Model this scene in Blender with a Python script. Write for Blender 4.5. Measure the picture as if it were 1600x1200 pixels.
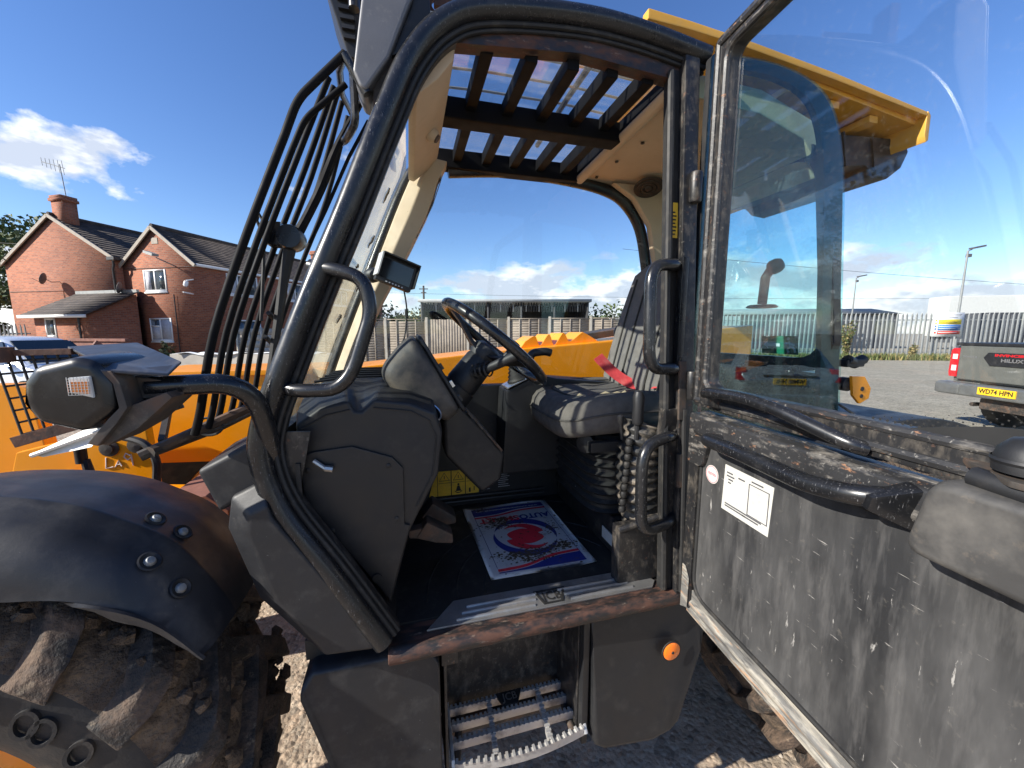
import bpy, bmesh, math, random
from mathutils import Vector, Matrix, Quaternion
random.seed(7)
R = math.radians
SC = bpy.context.scene
COL = SC.collection
for o in list(bpy.data.objects): bpy.data.objects.remove(o)

# ------------------------------------------------------------------ camera
CAMH = 1.69
cam = bpy.data.cameras.new('camera'); cam_o = bpy.data.objects.new('camera', cam); COL.objects.link(cam_o)
cam.sensor_width = 36; cam.lens = 13.5; cam.clip_start = 0.02; cam.clip_end = 3000
cam_o.location = (0, 0, CAMH); cam_o.rotation_euler = (R(90-7.6), 0, 0)
SC.camera = cam_o
SC.cycles.max_bounces = 8; SC.cycles.diffuse_bounces = 4; SC.cycles.glossy_bounces = 3; SC.cycles.transparent_max_bounces = 14

# ------------------------------------------------------------------ sun, sky, exposure
SUN_EL = R(31)
SUNV = Vector((-math.cos(R(24)), -math.sin(R(24)), 0)).normalized()*math.cos(SUN_EL) + Vector((0, 0, math.sin(SUN_EL)))
sun = bpy.data.lights.new('sun', 'SUN'); sun.energy = 4.6; sun.angle = R(0.5); sun.color = (1, .945, .85)
sun_o = bpy.data.objects.new('sun', sun); COL.objects.link(sun_o)
sun_o.rotation_euler = SUNV.to_track_quat('Z', 'Y').to_euler(); sun_o.location = (-20, -2, 15)
SC.view_settings.view_transform = 'Standard'; SC.view_settings.look = 'None'
SC.view_settings.exposure = 0.98; SC.view_settings.gamma = 1; SC.view_settings.use_curve_mapping = False

W = bpy.data.worlds.new('World'); SC.world = W; W.use_nodes = True
def build_world():
    nt = W.node_tree; N = nt.nodes; L = nt.links; N.clear()
    out = N.new('ShaderNodeOutputWorld'); bg = N.new('ShaderNodeBackground'); bg.inputs[1].default_value = .098
    sky = N.new('ShaderNodeTexSky'); sky.sky_type = 'NISHITA'; sky.sun_disc = False
    sky.sun_elevation = SUN_EL; sky.sun_rotation = math.atan2(SUNV.x, SUNV.y)
    sky.altitude = 50; sky.air_density = 1.0; sky.dust_density = .12; sky.ozone_density = 2.6
    hsv = N.new('ShaderNodeHueSaturation'); hsv.inputs['Saturation'].default_value = 1.20; hsv.inputs['Hue'].default_value = .512
    L.new(sky.outputs[0], hsv.inputs['Color'])
    tc = N.new('ShaderNodeTexCoord')
    sep = N.new('ShaderNodeSeparateXYZ'); L.new(tc.outputs['Generated'], sep.inputs[0])
    def math_(op, a, b=None, clamp=False):
        m = N.new('ShaderNodeMath'); m.operation = op; m.use_clamp = clamp
        for i, x in enumerate((a, b)):
            if x is None: continue
            if isinstance(x, (int, float)): m.inputs[i].default_value = x
            else: L.new(x, m.inputs[i])
        return m.outputs[0]
    def ramp(x, p):
        r = N.new('ShaderNodeValToRGB'); e = r.color_ramp.elements
        e[0].position, e[1].position = p[0][0], p[1][0]
        e[0].color = (p[0][1],)*3+(1,); e[1].color = (p[1][1],)*3+(1,)
        for q in p[2:]:
            n = e.new(q[0]); n.color = (q[1],)*3+(1,)
        L.new(x, r.inputs[0]); return r.outputs[0]
    z = math_('MAXIMUM', sep.outputs['Z'], 0.0)
    def noise(vec, scale, detail, rough, off=(0, 0, 0), st=(1, 1, 1)):
        mp = N.new('ShaderNodeMapping'); mp.inputs['Location'].default_value = off; mp.inputs['Scale'].default_value = st
        L.new(vec, mp.inputs[0])
        n = N.new('ShaderNodeTexNoise'); n.inputs['Scale'].default_value = scale
        n.inputs['Detail'].default_value = detail; n.inputs['Roughness'].default_value = rough
        L.new(mp.outputs[0], n.inputs['Vector']); return n.outputs['Fac']
    G = tc.outputs['Generated']
    big = noise(G, 2.2, 2, .5, (3.3, 1.1, .2), (1, 1, 2.0))
    puff = noise(G, 7.0, 7, .58, (.7, 2.9, .4), (1, 1, 2.3))
    puff_up = noise(G, 7.0, 4, .55, (.7, 2.9, .4-.10), (1, 1, 2.3))
    # belt of cumulus low over the horizon, thinning out upwards
    belt = ramp(z, [(0.0, .60), (.06, .645), (.13, .60), (.20, .43), (.30, .18)])
    dens = math_('ADD', math_('ADD', math_('MULTIPLY', puff, .75), math_('MULTIPLY', big, .55)), math_('SUBTRACT', belt, .55))
    # one drifting cumulus above the house
    d = Vector((-1.27, 1.085, .475)).normalized()
    sc1 = N.new('ShaderNodeVectorMath'); sc1.operation = 'MULTIPLY'; L.new(G, sc1.inputs[0]); sc1.inputs[1].default_value = (1, 1, 2.4)
    vm = N.new('ShaderNodeVectorMath'); vm.operation = 'DISTANCE'; L.new(sc1.outputs[0], vm.inputs[0]); vm.inputs[1].default_value = (d.x, d.y, d.z*2.4)
    blob = ramp(vm.outputs['Value'], [(0, .40), (.19, .0)])
    nf = noise(G, 11, 7, .56, (1.2, .3, 2.0), (1, 1, 1.6))
    m1 = ramp(dens, [(.635, 0), (.735, 1)])
    m2 = ramp(math_('ADD', nf, blob), [(.68, 0), (.82, 1)])
    cm = math_('MAXIMUM', m1, m2)
    # bright sunward tops, greyer undersides
    sh = ramp(math_('ADD', math_('SUBTRACT', puff, puff_up), .5), [(.42, 1.0), (.57, .12)])
    cc = N.new('ShaderNodeMixRGB'); cc.inputs[1].default_value = (3.3, 3.75, 4.6, 1); cc.inputs[2].default_value = (7.3, 7.3, 7.3, 1)
    L.new(sh, cc.inputs[0])
    mix = N.new('ShaderNodeMixRGB'); L.new(math_('MULTIPLY', cm, .92), mix.inputs[0]); L.new(hsv.outputs[0], mix.inputs[1]); L.new(cc.outputs[0], mix.inputs[2])
    L.new(mix.outputs[0], bg.inputs[0]); L.new(bg.outputs[0], out.inputs[0])
build_world()

# ------------------------------------------------------------------ materials
MATS = {}
def nodes(name):
    m = bpy.data.materials.new(name); m.use_nodes = True; MATS[name] = m
    nt = m.node_tree; nt.nodes.clear()
    out = nt.nodes.new('ShaderNodeOutputMaterial')
    return m, nt, nt.nodes, nt.links, out
def tex_noise(N, L, vec, scale, detail=6, rough=.6, stretch=None):
    if stretch:
        mp = N.new('ShaderNodeMapping'); mp.inputs['Scale'].default_value = stretch; L.new(vec, mp.inputs[0]); vec = mp.outputs[0]
    n = N.new('ShaderNodeTexNoise'); n.inputs['Scale'].default_value = scale; n.inputs['Detail'].default_value = detail; n.inputs['Roughness'].default_value = rough
    L.new(vec, n.inputs['Vector']); return n.outputs['Fac']
def ramp2(N, L, x, p0, v0, p1, v1):
    r = N.new('ShaderNodeMapRange'); r.inputs[1].default_value = p0; r.inputs[2].default_value = p1; r.inputs[3].default_value = v0; r.inputs[4].default_value = v1
    L.new(x, r.inputs[0]); return r.outputs[0]
def mixc(N, L, f, a, b):
    m = N.new('ShaderNodeMixRGB')
    for i, x in enumerate((f, a, b)):
        if isinstance(x, (int, float)): m.inputs[i].default_value = x
        elif isinstance(x, tuple): m.inputs[i].default_value = x if len(x) == 4 else x+(1,)
        else: L.new(x, m.inputs[i])
    return m.outputs[0]
def mat(name, col, rough=.5, metal=0.0, var=.25, vs=6, layers=(), bump=None, spec=.5, coat=0, emit=0, stretch=None, space='Object'):
    """layers: (colour, scale, lo, hi, amount, rough, stretch) noise-masked wear, dust, rust, scratches"""
    m, nt, N, L, out = nodes(name)
    b = N.new('ShaderNodeBsdfPrincipled'); L.new(b.outputs[0], out.inputs[0])
    tc = N.new('ShaderNodeTexCoord'); vec = tc.outputs[space]
    dark = tuple(c*(1-var) for c in col); lite = tuple(min(1, c*(1+var)) for c in col)
    c = mixc(N, L, ramp2(N, L, tex_noise(N, L, vec, vs, 4, .62, stretch), .3, 0, .7, 1), dark, lite)
    rr = ramp2(N, L, tex_noise(N, L, vec, vs*2.3, 3, .6, stretch), .3, max(.03, rough-.09), .7, min(1, rough+.09))
    for i, (lc, ls, lo, hi, amt, lr, st) in enumerate(layers):
        mask = ramp2(N, L, tex_noise(N, L, vec, ls, 5, .66, st), lo, 0, hi, amt)
        c = mixc(N, L, mask, c, lc)
        rm = N.new('ShaderNodeMix'); L.new(mask, rm.inputs[0]); L.new(rr, rm.inputs[2]); rm.inputs[3].default_value = lr; rr = rm.outputs[0]
    L.new(c, b.inputs['Base Color']); L.new(rr, b.inputs['Roughness'])
    b.inputs['Metallic'].default_value = metal; b.inputs['Specular IOR Level'].default_value = spec
    if coat: b.inputs['Coat Weight'].default_value = coat; b.inputs['Coat Roughness'].default_value = .08
    if emit: b.inputs['Emission Color'].default_value = tuple(col)+(1,); b.inputs['Emission Strength'].default_value = emit
    if bump:
        bn = N.new('ShaderNodeBump'); bn.inputs['Strength'].default_value = bump[1]; bn.inputs['Distance'].default_value = bump[2] if len(bump) > 2 else .002
        L.new(tex_noise(N, L, vec, bump[0], 5, .6), bn.inputs['Height']); L.new(bn.outputs[0], b.inputs['Normal'])
    return m
def glass_mat(name, tint=(.93, .96, .95), ior=1.5, dirt=.10, dcol=(.55, .52, .45), dscale=30, dlo=.5, dhi=.85, base_dirt=.0, gloss=.0):
    m, nt, N, L, out = nodes(name)
    tr = N.new('ShaderNodeBsdfTransparent'); tr.inputs[0].default_value = tint+(1,)
    gl = N.new('ShaderNodeBsdfGlossy'); gl.inputs['Roughness'].default_value = gloss
    geo = N.new('ShaderNodeNewGeometry')
    im = N.new('ShaderNodeMix'); L.new(geo.outputs['Backfacing'], im.inputs[0]); im.inputs[2].default_value = ior; im.inputs[3].default_value = 1/ior
    fr = N.new('ShaderNodeFresnel'); L.new(im.outputs[0], fr.inputs[0])
    mx = N.new('ShaderNodeMixShader'); L.new(fr.outputs[0], mx.inputs[0]); L.new(tr.outputs[0], mx.inputs[1]); L.new(gl.outputs[0], mx.inputs[2])
    tc = N.new('ShaderNodeTexCoord')
    d1 = N.new('ShaderNodeBsdfDiffuse'); d1.inputs[0].default_value = dcol+(1,)
    d2 = N.new('ShaderNodeBsdfTranslucent'); d2.inputs[0].default_value = dcol+(1,)
    df = N.new('ShaderNodeMixShader'); df.inputs[0].default_value = .5; L.new(d1.outputs[0], df.inputs[1]); L.new(d2.outputs[0], df.inputs[2])
    n1 = tex_noise(N, L, tc.outputs['Object'], dscale, 10, .75)
    n2 = tex_noise(N, L, tc.outputs['Object'], 3.0, 4, .6)
    k = N.new('ShaderNodeMath'); k.operation = 'MULTIPLY'
    L.new(ramp2(N, L, n1, dlo, base_dirt, dhi, dirt), k.inputs[0]); L.new(ramp2(N, L, n2, .35, .35, .65, 1.0), k.inputs[1])
    m2 = N.new('ShaderNodeMixShader'); L.new(k.outputs[0], m2.inputs[0]); L.new(mx.outputs[0], m2.inputs[1]); L.new(df.outputs[0], m2.inputs[2])
    L.new(m2.outputs[0], out.inputs[0]); return m

BLK = (.012, .0125, .014)
DUST = (.30, .255, .20)
mat('black_paint', BLK, .30, var=.2, layers=[(DUST, 9, .52, .8, .22, .8, None), ((.25, .24, .23), 60, .66, .72, .35, .5, (1, 1, 6))], spec=.5)
mat('tube_paint', (.009, .0095, .011), .30, var=.2, layers=[((.36, .36, .37), 70, .61, .68, .34, .40, (5, 5, .8)), ((.30, .30, .31), 160, .64, .70, .3, .45, (1, 1, 3)), ((.24, .23, .22), 26, .56, .8, .12, .5, None)], coat=.15)
mat('frame_dirty', (.014, .014, .015), .42, var=.2, layers=[(DUST, 38, .50, .75, .30, .85, (1, 1, .5)), ((.30, .27, .22), 90, .60, .70, .35, .85, None), ((.16, .07, .035), 55, .62, .72, .6, .85, None)])
mat('sill_rust', (.018, .016, .016), .5, var=.25, layers=[((.105, .045, .028), 34, .44, .60, .8, .85, (.4, 1, 1)), ((.27, .21, .16), 70, .60, .70, .5, .85, (.35, 1, 1)), ((.016, .015, .016), 18, .54, .64, .8, .45, (.4, 1, 1))], bump=(90, .4))
mat('plastic', (.012, .0125, .014), .50, var=.12, layers=[(DUST, 14, .55, .85, .10, .8, None)], bump=(420, .18, .0006))
mat('plastic_grey', (.014, .0145, .017), .55, var=.15, layers=[((.25, .235, .21), 18, .52, .8, .13, .8, None), ((.4, .39, .37), 130, .68, .73, .35, .6, (1, 4, 1))], bump=(300, .25, .0008))
mat('fender_plastic', (.016, .017, .021), .50, var=.15, layers=[((.30, .27, .24), 16, .50, .85, .14, .75, None), ((.42, .41, .4), 140, .69, .74, .35, .6, (1, 5, 1))], bump=(260, .22, .0008))
mat('rubber', (.012, .012, .012), .62, var=.2, layers=[(DUST, 30, .54, .8, .16, .9, None)])
mat('tyre', (.085, .060, .042), .95, var=.35, layers=[((.22, .155, .10), 11, .42, .6, .8, .95, None), ((.03, .022, .018), 24, .52, .66, .7, .95, None)], bump=(55, 1.0, .022))
mat('tyre_side', (.020, .019, .019), .62, var=.25, layers=[((.13, .095, .066), 12, .52, .75, .45, .9, None)], bump=(120, .35, .003))
mat('lug_rubber', (.022, .019, .017), .7, var=.3, layers=[((.15, .10, .068), 13, .44, .62, .8, .95, None), ((.36, .28, .19), 38, .60, .7, .5, .95, None)], bump=(80, .9, .009))
mat('lamp_grey', (.13, .132, .14), .40, var=.15, layers=[((.3, .29, .27), 40, .6, .75, .3, .7, None)], bump=(200, .2, .001))
mat('yellow', (.95, .335, .003), .34, var=.04, layers=[((.45, .17, .05), 16, .64, .78, .45, .7, None), ((.40, .27, .14), 40, .64, .78, .25, .8, None)], coat=.2)
mat('yellow_roof', (.66, .345, .045), .45, var=.08, layers=[((.42, .31, .18), 20, .48, .8, .35, .8, None)])
mat('beige', (.54, .425, .285), .72, var=.06, layers=[((.34, .25, .165), 24, .54, .8, .3, .9, None), ((.22, .15, .09), 90, .67, .74, .5, .9, None)], bump=(300, .15, .0006))
mat('door_inner', (.022, .0225, .024), .45, var=.3, vs=5, layers=[((.125, .123, .12), 3.2, .38, .72, .55, .62, (1, 2.2, .6)), ((.17, .165, .16), 11, .50, .74, .35, .62, (1, 3.2, .5)), ((.42, .405, .38), 80, .655, .715, .6, .6, (1, 1, .22)), ((.45, .43, .40), 70, .675, .72, .6, .6, (1, .18, 2.2)), ((.30, .27, .22), 45, .62, .78, .25, .8, None)])
mat('door_edge', (.022, .022, .023), .42, var=.3, layers=[((.34, .31, .27), 34, .53, .70, .42, .8, (1, .45, 1.6)), ((.33, .31, .28), 120, .60, .68, .5, .8, None), ((.36, .17, .08), 60, .62, .70, .65, .8, (1, .5, 1.4))], bump=(90, .3, .0015))
mat('box_dusty', (.040, .039, .038), .55, var=.25, layers=[((.15, .14, .125), 10, .44, .7, .55, .75, None), ((.26, .20, .14), 22, .58, .75, .4, .85, None)], bump=(200, .15, .0008))
mat('seat_fabric', (.150, .140, .130), .95, var=.15, vs=30, layers=[((.23, .20, .165), 8, .5, .75, .35, .95, None)], bump=(900, .5, .0012), spec=.15)
mat('cushion_fabric', (.105, .097, .090), .95, var=.18, vs=30, layers=[((.18, .155, .125), 8, .5, .75, .4, .95, None)], bump=(900, .5, .0012), spec=.15)
mat('seat_panel', (.060, .056, .052), .95, var=.2, vs=40, layers=[((.15, .13, .105), 9, .5, .75, .4, .95, None)], bump=(900, .5, .0012), spec=.15)
mat('foam', (.45, .36, .22), .95, var=.3, vs=40)
mat('belt', (.62, .055, .060), .8, var=.15, vs=40, layers=[((.50, .22, .18), 20, .5, .75, .5, .9, None)], bump=(500, .4, .001))
mat('steel', (.50, .49, .47), .42, 1.0, var=.15, layers=[((.22, .17, .12), 14, .5, .72, .5, .8, None)])
mat('aluminium', (.46, .46, .455), .40, .85, var=.12, layers=[((.20, .165, .13), 10, .47, .72, .6, .8, None)])
mat('galvanised', (.29, .30, .295), .55, .4, var=.18, layers=[((.20, .17, .14), 3, .5, .8, .4, .8, None)])
mat('silver_trim', (.62, .63, .64), .3, .9, var=.06)
mat('tread', (.53, .515, .49), .5, .55, var=.18, layers=[((.15, .12, .09), 13, .50, .66, .6, .9, None)])
mat('rust', (.10, .045, .028), .85, var=.45, layers=[((.03, .022, .02), 9, .45, .65, .8, .8, None), ((.25, .10, .05), 30, .56, .7, .6, .9, None)], bump=(80, .4, .003))
mat('rust_brown', (.17, .065, .045), .75, var=.25, layers=[((.26, .13, .09), 6, .5, .75, .5, .85, None)])
mat('steel_dark', (.055, .048, .042), .6, .3, var=.4, layers=[((.16, .09, .055), 12, .48, .66, .7, .85, None), ((.30, .26, .2), 20, .57, .72, .4, .9, None)], bump=(70, .3, .002))
mat('gloss_black', (.007, .007, .008), .28, var=.2, layers=[(DUST, 20, .55, .8, .10, .8, None), ((.3, .29, .28), 140, .68, .73, .3, .6, None)], coat=.1)
mat('slat_paint', (.006, .006, .007), .62, var=.2, spec=.12)
mat('worn_edge', (.12, .117, .11), .55, var=.3, layers=[((.38, .35, .29), 22, .48, .62, .75, .8, (1, .3, 2)), ((.36, .18, .08), 40, .55, .64, .85, .8, (1, .25, 2)), ((.04, .04, .04), 60, .54, .64, .75, .6, (1, .3, 2))], bump=(120, .3, .001))
mat('guard_grey', (.040, .044, .055), .42, .2, var=.2, layers=[((.24, .22, .2), 12, .52, .75, .4, .8, None)])
mat('pale_metal', (.62, .61, .58), .42, .2, var=.1, layers=[((.25, .2, .15), 12, .55, .75, .4, .8, None)])
mat('label_paper', (.47, .465, .43), .6, var=.08, vs=30, layers=[((.28, .25, .2), 40, .56, .75, .4, .8, None)])
mat('white', (.78, .78, .76), .5, var=.04)
mat('paper', (.86, .875, .90), .55, var=.03, layers=[((.22, .17, .11), 16, .58, .70, .5, .9, (1, 1.6, 1))])
mat('mud', (.085, .060, .036), .9, var=.35, vs=60)
mat('print_blue', (.018, .030, .20), .45, var=.06, layers=[((.16, .12, .08), 20, .58, .70, .6, .9, (1, 1.6, 1))])
mat('print_red', (.62, .025, .045), .45, var=.06, layers=[((.16, .12, .08), 20, .60, .70, .6, .9, (1, 1.6, 1))])
mat('decal_yellow', (.74, .47, .035), .5, var=.12, vs=40, layers=[((.28, .2, .1), 26, .5, .72, .5, .9, None)])
mat('decal_black', (.015, .014, .014), .5, var=.1)
mat('decal_white', (.62, .62, .63), .5, var=.05)
mat('ink_dark', (.07, .07, .08), .6, var=.1)
mat('ink_grey', (.35, .35, .37), .6, var=.05)
mat('ink_pink', (.60, .10, .16), .6, var=.05)
mat('orange_lens', (.95, .20, .01), .22, var=.04, coat=.4)
mat('amber', (.90, .26, .03), .15, var=.1, coat=.5)
mat('clear_lens', (.62, .62, .60), .16, var=.12, vs=40, coat=.6)
mat('screen', (.008, .010, .014), .10, var=.05, coat=.5)
mat('red_lens', (.50, .012, .020), .15, var=.1, coat=.6)
mat('sticker_green', (.012, .16, .085), .5, var=.05)
mat('speaker_mesh', (.045, .032, .022), .6, var=.3, vs=60)
glass_mat('door_glass', (.985, .995, .995), 1.55, .12, (.62, .60, .55), 70, .56, .80)
glass_mat('quarter_glass', (.72, .92, .93), 1.65, .20, (.55, .52, .46), 95, .53, .74)
glass_mat('far_glass', (.975, .99, .99), 1.45, .06, (.6, .57, .5), 25, .55, .85)
glass_mat('roof_glass', (.96, .98, .985), 1.45, .30, (.70, .69, .66), 40, .42, .8, .06)
glass_mat('screen_glass', (.93, .97, .97), 1.48, .30, (.62, .60, .52), 22, .42, .85, .05)
# chalk
mat('chalk', (.80, .72, .64), .9, var=.1)
# ground: dusty compacted gravel; browner by the machine, greyer on the open yard
def ground_mat():
    m, nt, N, L, out = nodes('gravel')
    b = N.new('ShaderNodeBsdfPrincipled'); L.new(b.outputs[0], out.inputs[0]); b.inputs['Roughness'].default_value = .95; b.inputs['Specular IOR Level'].default_value = .2
    tc = N.new('ShaderNodeTexCoord'); v = tc.outputs['Object']
    sep = N.new('ShaderNodeSeparateXYZ'); L.new(v, sep.inputs[0])
    big = tex_noise(N, L, v, .35, 5, .6)
    ad = N.new('ShaderNodeMath'); ad.operation = 'ADD'; L.new(ramp2(N, L, sep.outputs['X'], .3, 0, 3.2, 1), ad.inputs[0]); L.new(ramp2(N, L, big, .3, -.35, .7, .35), ad.inputs[1])
    k = N.new('ShaderNodeClamp'); L.new(ad.outputs[0], k.inputs[0])
    brown = mixc(N, L, ramp2(N, L, tex_noise(N, L, v, 3, 8, .7), .35, 0, .65, 1), (.40, .295, .21), (.54, .42, .315))
    grey = mixc(N, L, ramp2(N, L, tex_noise(N, L, v, 1.1, 8, .7), .35, 0, .65, 1), (.27, .255, .20), (.40, .375, .30))
    c = mixc(N, L, k.outputs[0], brown, grey)
    c = mixc(N, L, ramp2(N, L, tex_noise(N, L, v, 5.5, 6, .75), .42, 0, .68, .55), c, (.15, .135, .105))
    c = mixc(N, L, ramp2(N, L, tex_noise(N, L, v, 17, 5, .8), .52, 0, .72, .6), c, (.50, .42, .33))
    sv = N.new('ShaderNodeTexVoronoi'); sv.inputs['Scale'].default_value = 13; L.new(v, sv.inputs['Vector'])
    sq = N.new('ShaderNodeSeparateColor'); L.new(sv.outputs['Color'], sq.inputs[0])
    c = mixc(N, L, ramp2(N, L, sq.outputs[0], .8, 0, 1, .5), c, (.10, .09, .075))
    st = N.new('ShaderNodeTexVoronoi'); st.inputs['Scale'].default_value = 42; L.new(v, st.inputs['Vector'])
    sp = N.new('ShaderNodeSeparateColor'); L.new(st.outputs['Color'], sp.inputs[0])
    c = mixc(N, L, ramp2(N, L, sp.outputs[0], .55, 0, 1, .5), c, (.46, .40, .32))
    c = mixc(N, L, ramp2(N, L, sp.outputs[1], .7, 0, 1, .6), c, (.09, .08, .07))
    L.new(c, b.inputs['Base Color'])
    bn = N.new('ShaderNodeBump'); bn.inputs['Strength'].default_value = .8; bn.inputs['Distance'].default_value = .02
    h = N.new('ShaderNodeMath'); h.operation = 'ADD'
    L.new(ramp2(N, L, st.outputs['Distance'], 0, .5, .6, 0), h.inputs[0]); L.new(tex_noise(N, L, v, 25, 8, .7), h.inputs[1])
    L.new(h.outputs[0], bn.inputs['Height']); L.new(bn.outputs[0], b.inputs['Normal'])
ground_mat()
def brick_mat(name, c1, c2, mortar):
    m, nt, N, L, out = nodes(name)
    b = N.new('ShaderNodeBsdfPrincipled'); L.new(b.outputs[0], out.inputs[0]); b.inputs['Roughness'].default_value = .9
    tc = N.new('ShaderNodeTexCoord'); geo = N.new('ShaderNodeSeparateXYZ'); L.new(tc.outputs['Object'], geo.inputs[0])
    s = N.new('ShaderNodeMath'); s.operation = 'ADD'; L.new(geo.outputs['X'], s.inputs[0]); L.new(geo.outputs['Y'], s.inputs[1])
    cb = N.new('ShaderNodeCombineXYZ'); L.new(s.outputs[0], cb.inputs[0]); L.new(geo.outputs['Z'], cb.inputs[1])
    br = N.new('ShaderNodeTexBrick'); L.new(cb.outputs[0], br.inputs['Vector']); br.inputs['Scale'].default_value = 1
    br.inputs['Brick Width'].default_value = .24; br.inputs['Row Height'].default_value = .085; br.inputs['Mortar Size'].default_value = .009; br.inputs['Bias'].default_value = -.1
    br.inputs['Color1'].default_value = c1+(1,); br.inputs['Color2'].default_value = c2+(1,); br.inputs['Mortar'].default_value = mortar+(1,)
    c = mixc(N, L, ramp2(N, L, tex_noise(N, L, tc.outputs['Object'], .8, 6, .6), .3, 0, .7, .35), br.outputs['Color'], (.17, .055, .030))
    L.new(c, b.inputs['Base Color'])
    bn = N.new('ShaderNodeBump'); bn.inputs['Strength'].default_value = .6; bn.inputs['Distance'].default_value = .012; L.new(br.outputs['Fac'], bn.inputs['Height']); bn.invert = True
    L.new(bn.outputs[0], b.inputs['Normal'])
brick_mat('brick', (.36, .115, .055), (.20, .058, .032), (.25, .18, .13))
def tile_mat():
    m, nt, N, L, out = nodes('roof_tiles')
    b = N.new('ShaderNodeBsdfPrincipled'); L.new(b.outputs[0], out.inputs[0]); b.inputs['Roughness'].default_value = .85
    tc = N.new('ShaderNodeTexCoord')
    c = mixc(N, L, ramp2(N, L, tex_noise(N, L, tc.outputs['Object'], 2.2, 9, .8), .4, 0, .65, 1), (.028, .022, .020), (.085, .068, .058))
    c = mixc(N, L, ramp2(N, L, tex_noise(N, L, tc.outputs['Object'], 9, 6, .8), .58, 0, .7, .6), c, (.20, .17, .14))
    L.new(c, b.inputs['Base Color'])
tile_mat()
mat('fascia', (.34, .30, .25), .8, var=.15)
mat('upvc', (.78, .78, .77), .35, var=.04)
mat('pipe_black', (.02, .02, .022), .5)
mat('window_pane', (.05, .065, .075), .06, var=.3, vs=1, coat=.6)
mat('curtain', (.45, .46, .50), .8, var=.15, vs=8)
mat('dish_grey', (.10, .10, .105), .6)
mat('concrete', (.40, .37, .32), .9, var=.18, layers=[((.22, .2, .17), 3, .5, .75, .5, .9, None)])
mat('fence_wood', (.27, .225, .18), .9, var=.22, vs=2.5, layers=[((.15, .125, .1), 5, .5, .7, .5, .9, (1, 1, 4))])
mat('fence_post', (.42, .38, .32), .9, var=.15)
mat('shed_dark', (.040, .040, .042), .8, var=.3, vs=.8)
mat('shed_roof', (.30, .31, .31), .7, var=.15)
mat('leaf_a', (.050, .085, .022), .6, var=.5, vs=1.2)
mat('leaf_b', (.085, .115, .030), .6, var=.5, vs=1.2)
mat('leaf_dry', (.24, .19, .07), .7, var=.4, vs=1.5)
mat('bark', (.10, .075, .055), .9, var=.3)
mat('grass', (.13, .15, .045), .8, var=.45, vs=1.5)
mat('car_silver', (.50, .54, .55), .28, .45, var=.03, coat=.5)
mat('car_white', (.62, .66, .72), .28, .2, var=.03, coat=.5)
mat('car_glass', (.012, .018, .022), .06, var=.1, coat=.5)
mat('truck_paint', (.15, .155, .14), .36, .35, var=.08, layers=[((.28, .26, .21), 5, .5, .8, .35, .8, None)], coat=.3)
mat('truck_chrome', (.20, .205, .20), .4, .6, var=.15, layers=[((.26, .24, .2), 8, .5, .8, .5, .8, None)])
mat('plate_yellow', (.85, .50, .02), .45, var=.04)
mat('sign_white', (.80, .81, .82), .5, var=.03)
mat('sign_yellow', (.85, .66, .02), .5, var=.03)
mat('sign_blue', (.03, .17, .50), .5, var=.03)
mat('sign_red', (.62, .03, .03), .5, var=.03)
mat('trailer_white', (.56, .57, .55), .5, var=.06)
mat('trailer_dark', (.06, .065, .075), .7, var=.2)
mat('wire', (.02, .02, .02), .7)
mat('stone', (.34, .29, .235), .95, var=.4, vs=9)
mat('pod_dust', (.030, .029, .028), .62, var=.2, layers=[((.24, .195, .14), 9, .45, .72, .5, .85, None)], bump=(420, .4, .0008))
mat('hose', (.022, .022, .021), .5, var=.2, layers=[((.35, .29, .22), 12, .46, .66, .6, .85, None)])
# ------------------------------------------------------------------ mesh helpers
def vec(p): return p if isinstance(p, Vector) else Vector(p)
def fillet(pts, r, n=5, closed=False):
    """round the corners of a polyline (2D or 3D) with radius-like distance r"""
    P = [vec(p) for p in pts]; out = []
    N = len(P)
    for i in range(N):
        if not closed and i in (0, N-1): out.append(P[i]); continue
        a, b, c = P[i-1], P[i], P[(i+1) % N]
        rr = r[i] if isinstance(r, (list, tuple)) else r
        d1 = min(rr, (a-b).length*.48); d2 = min(rr, (c-b).length*.48)
        if rr <= 0: out.append(b); continue
        p0 = b+(a-b).normalized()*d1; p1 = b+(c-b).normalized()*d2
        for k in range(n+1):
            t = k/n; out.append(p0*(1-t)**2+b*2*t*(1-t)+p1*t*t)
    return out
def catmull(pts, n=6):
    P = [vec(p) for p in pts]; out = []
    for i in range(len(P)-1):
        p0 = P[max(i-1, 0)]; p1 = P[i]; p2 = P[i+1]; p3 = P[min(i+2, len(P)-1)]
        for k in range(n):
            t = k/n
            out.append(.5*((2*p1)+(p2-p0)*t+(2*p0-5*p1+4*p2-p3)*t*t+(3*p1-p0-3*p2+p3)*t**3))
    out.append(P[-1]); return out
def offset2(poly, d, closed=True):
    """offset a 2D polygon to its left by d"""
    P = [Vector((p[0], p[1])) for p in poly]; n = len(P); out = []
    for i in range(n):
        a = P[i-1] if (closed or i > 0) else None; b = P[i]; c = P[(i+1) % n] if (closed or i < n-1) else None
        ns = []
        for s, e in ((a, b), (b, c)):
            if s is None or e is None or (e-s).length < 1e-9: continue
            t = (e-s).normalized(); ns.append(Vector((-t.y, t.x)))
        m = sum(ns, Vector((0, 0))); m.normalize()
        k = d/max(.35, m.dot(ns[0])); out.append(b+m*k)
    return out
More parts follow.
